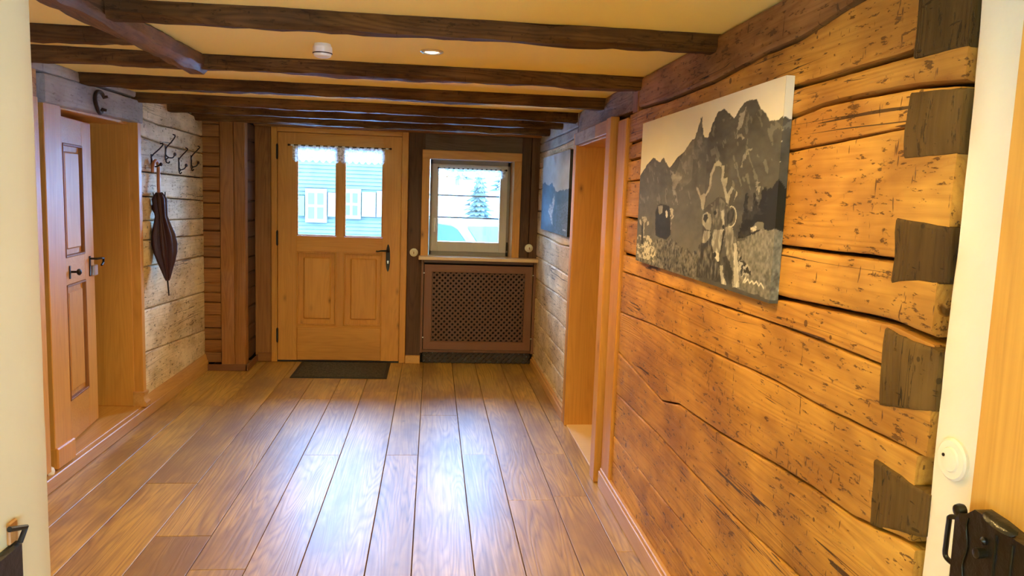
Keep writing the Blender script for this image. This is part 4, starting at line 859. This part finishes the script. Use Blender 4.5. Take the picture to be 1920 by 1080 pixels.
# ------------------------------------------------------------------ outside
gm = MB(); nx, ny = 60, 60; vs = []
for j in range(ny+1):
    y = 6.95+j/ny*55
    for i in range(nx+1):
        x = -30+60*i/nx; t = max(0, (y-15.5)/10); bank = 0.0
        z = -.32+bank+1.9*(t*t/(1+t*t))*2.2*(1 if x > -.8 else .1)+.05*noise.noise(Vector((x*.5, y*.5, 0)))
        if y < 15.5: z = -.32+.02*noise.noise(Vector((x, y, 0)))
        vs.append((x, y, z))
gm.add(vs, [(j*(nx+1)+i, j*(nx+1)+i+1, (j+1)*(nx+1)+i+1, (j+1)*(nx+1)+i) for j in range(ny) for i in range(nx)])
obj('ground', gm, M['snow'], smooth='all', kind='structure', label='snow covered ground and slope outside')
hs = thing('neighbour_house', (-3.5, 15.0, -.3), label='blue grey shingled house with white windows seen through the front door glass', cat='house')
wallm = MB(); wallm.box(-7.5, -.35, 15.05, 21, -.4, 3.0)
obj('wall', wallm, M['facade'], hs)
sh = MB(); z = -.35; j = 0
while z < 2.98:
    sh.add([(-7.5, 15.045, z+.075), (-.35, 15.045, z+.075), (-.35, 15.018, z), (-7.5, 15.018, z), (-7.5, 15.05, z), (-.35, 15.05, z)], [(0, 1, 2, 3), (3, 2, 5, 4)]); z += .072
obj('shingle_courses', sh, M['facade'], hs, kind='stuff')
obj('roof', MB().prism([(14.6, 2.95), (14.6, 3.05), (18, 4.3), (21.6, 3.0), (21.6, 2.9), (18, 4.15)], 'x', -7.8, -.05), M['roof'], hs)
for (x0, x1, z0, z1) in ((-2.42, -2.02, .86, 1.50), (-1.73, -1.38, .95, 1.52), (-5.2, -4.8, .9, 1.5)):
    f = obj('window', MB().box(x0, x1, 14.94, 15.02, z0, z1), M['facwhite'], hs)
    for a in (x0+.05, (x0+x1)/2+.02):
        for c in (z0+.07, (z0+z1)/2+.02): obj('pane', MB().box(a, a+(x1-x0)/2-.08, 14.935, 14.945, c, c+(z1-z0)/2-.1), M['farglass'], f)
obj('shutter', MB().box(-2.66, -2.44, 14.96, 15.02, .98, 1.36), M['shutter'], hs); obj('shutter', MB().box(-2.00, -1.76, 14.96, 15.02, .98, 1.44), M['facwhite'], hs)
obj('shutter', MB().box(-1.36, -1.10, 14.96, 15.02, 1.0, 1.47), M['facwhite'], hs); obj('wall_panel', MB().box(-1.08, -.55, 14.96, 15.02, 1.0, 1.5), M['facwhite'], hs)
# car
ca = thing('parked_car', (.2, 10.4, -.32), label='parked silver car seen through the square window', cat='car')
ang2 = math.radians(-62)
def carv(q): x, y, z = q; return (.62+(x-1.0)*math.cos(ang2)-(y)*math.sin(ang2), 9.9+(x-1.0)*math.sin(ang2)+y*math.cos(ang2), -.32+z)
def carobj(n, mb, mat, par=ca, **k): mb.v = [carv(v) for v in mb.v]; return obj(n, mb, mat, par, **k)
body = [(-1.55, .25), (-1.6, .75), (-1.45, .92), (.75, .95), (1.05, .93), (1.75, .80), (1.95, .62), (1.98, .28)]
carobj('body', MB().prism(body, 'y', 0, 1.65), M['carbody'])
cab = [(-1.42, .92), (-1.15, 1.36), (-.9, 1.43), (.05, 1.43), (.28, 1.38), (1.0, .94)]
carobj('cabin', MB().prism(cab, 'y', .10, 1.55), M['carbody'])
carobj('side_window', MB().prism([(-1.25, .97), (-1.02, 1.31), (-.9, 1.36), (-.42, 1.37), (-.42, .97)], 'y', .092, .102), M['carglass'])
carobj('side_window', MB().prism([(-.36, .97), (-.36, 1.37), (.05, 1.36), (.22, 1.32), (.78, .97)], 'y', .092, .102), M['carglass'])
ws = MB(); ws.add([(.32, .2, 1.37), (.32, 1.45, 1.37), (1.0, 1.5, .955), (1.0, .15, .955)], [(0, 1, 2, 3)]); carobj('windscreen', ws, M['carglass'])
for x in (-1.05, 1.3):
    for y in (.02, 1.5): w = MB().lathe([(.30, 0), (.31, .03), (.31, .12), (.30, .15)], (x, y, .31), 'y', 20); carobj('wheel', w, M['tyre'], smooth=True)
# trees on the slope
rnd = random.Random(5)
def tree(x, y, z, h, lab):
    t = thing('fir_tree', (x, y, z), label=lab, cat='tree', group='frosted firs on the slope')
    obj('trunk', MB().tube([(x, y, z-.2), (x, y, z+h*.9)], [.12, .03], n=6), M['trunk'], t)
    mb = MB(); L_ = 11
    for l in range(L_):
        zz = z+h*(.15+.8*l/L_); r = h*.26*(1-l/L_)+.1; nb_ = 14
        for k in range(nb_):
            a = 2*PI*(k+rnd.random()*.6)/nb_; rr = r*rnd.uniform(.65, 1.1); d = Vector((math.cos(a), math.sin(a), 0)); s = Vector((-math.sin(a), math.cos(a), 0))*rr*.22; p = Vector((x, y, zz))
            mb.add([p+Vector((0, 0, h*.09)), p+d*rr*.6+s-Vector((0, 0, h*.01)), p+d*rr-Vector((0, 0, h*.05)), p+d*rr*.6-s-Vector((0, 0, h*.01)), p+d*rr*.5-Vector((0, 0, h*.05))], [(0, 1, 2), (0, 2, 3), (4, 2, 1), (4, 3, 2)])
    obj('needles', mb, M['foliage'], t, kind='stuff')
for (x, y, h, lab) in ((1.25, 21, 1.7, 'small frosted fir low on the slope beyond the car'), (2.3, 24, 2.0, 'frosted fir at the right of the window view'), (.75, 25.6, 2.0, 'young frosted fir in the gap left of the nearest fir'), (1.55, 27, 2.4, 'frosted fir standing half behind the right one'), (1.0, 30, 4, 'tall frosted fir high on the slope, centre of the window view'), (3.6, 29, 4.4, 'tall frosted fir behind the right window edge'), (-.3, 32, 3.0, 'distant frosted fir at the left of the window view'), (2.3, 36.5, 5, 'most distant frosted fir on the slope')):
    t = max(0, (y-15.5)/10); tree(x, y, -.32+4.18*(t*t/(1+t*t)), h, lab)
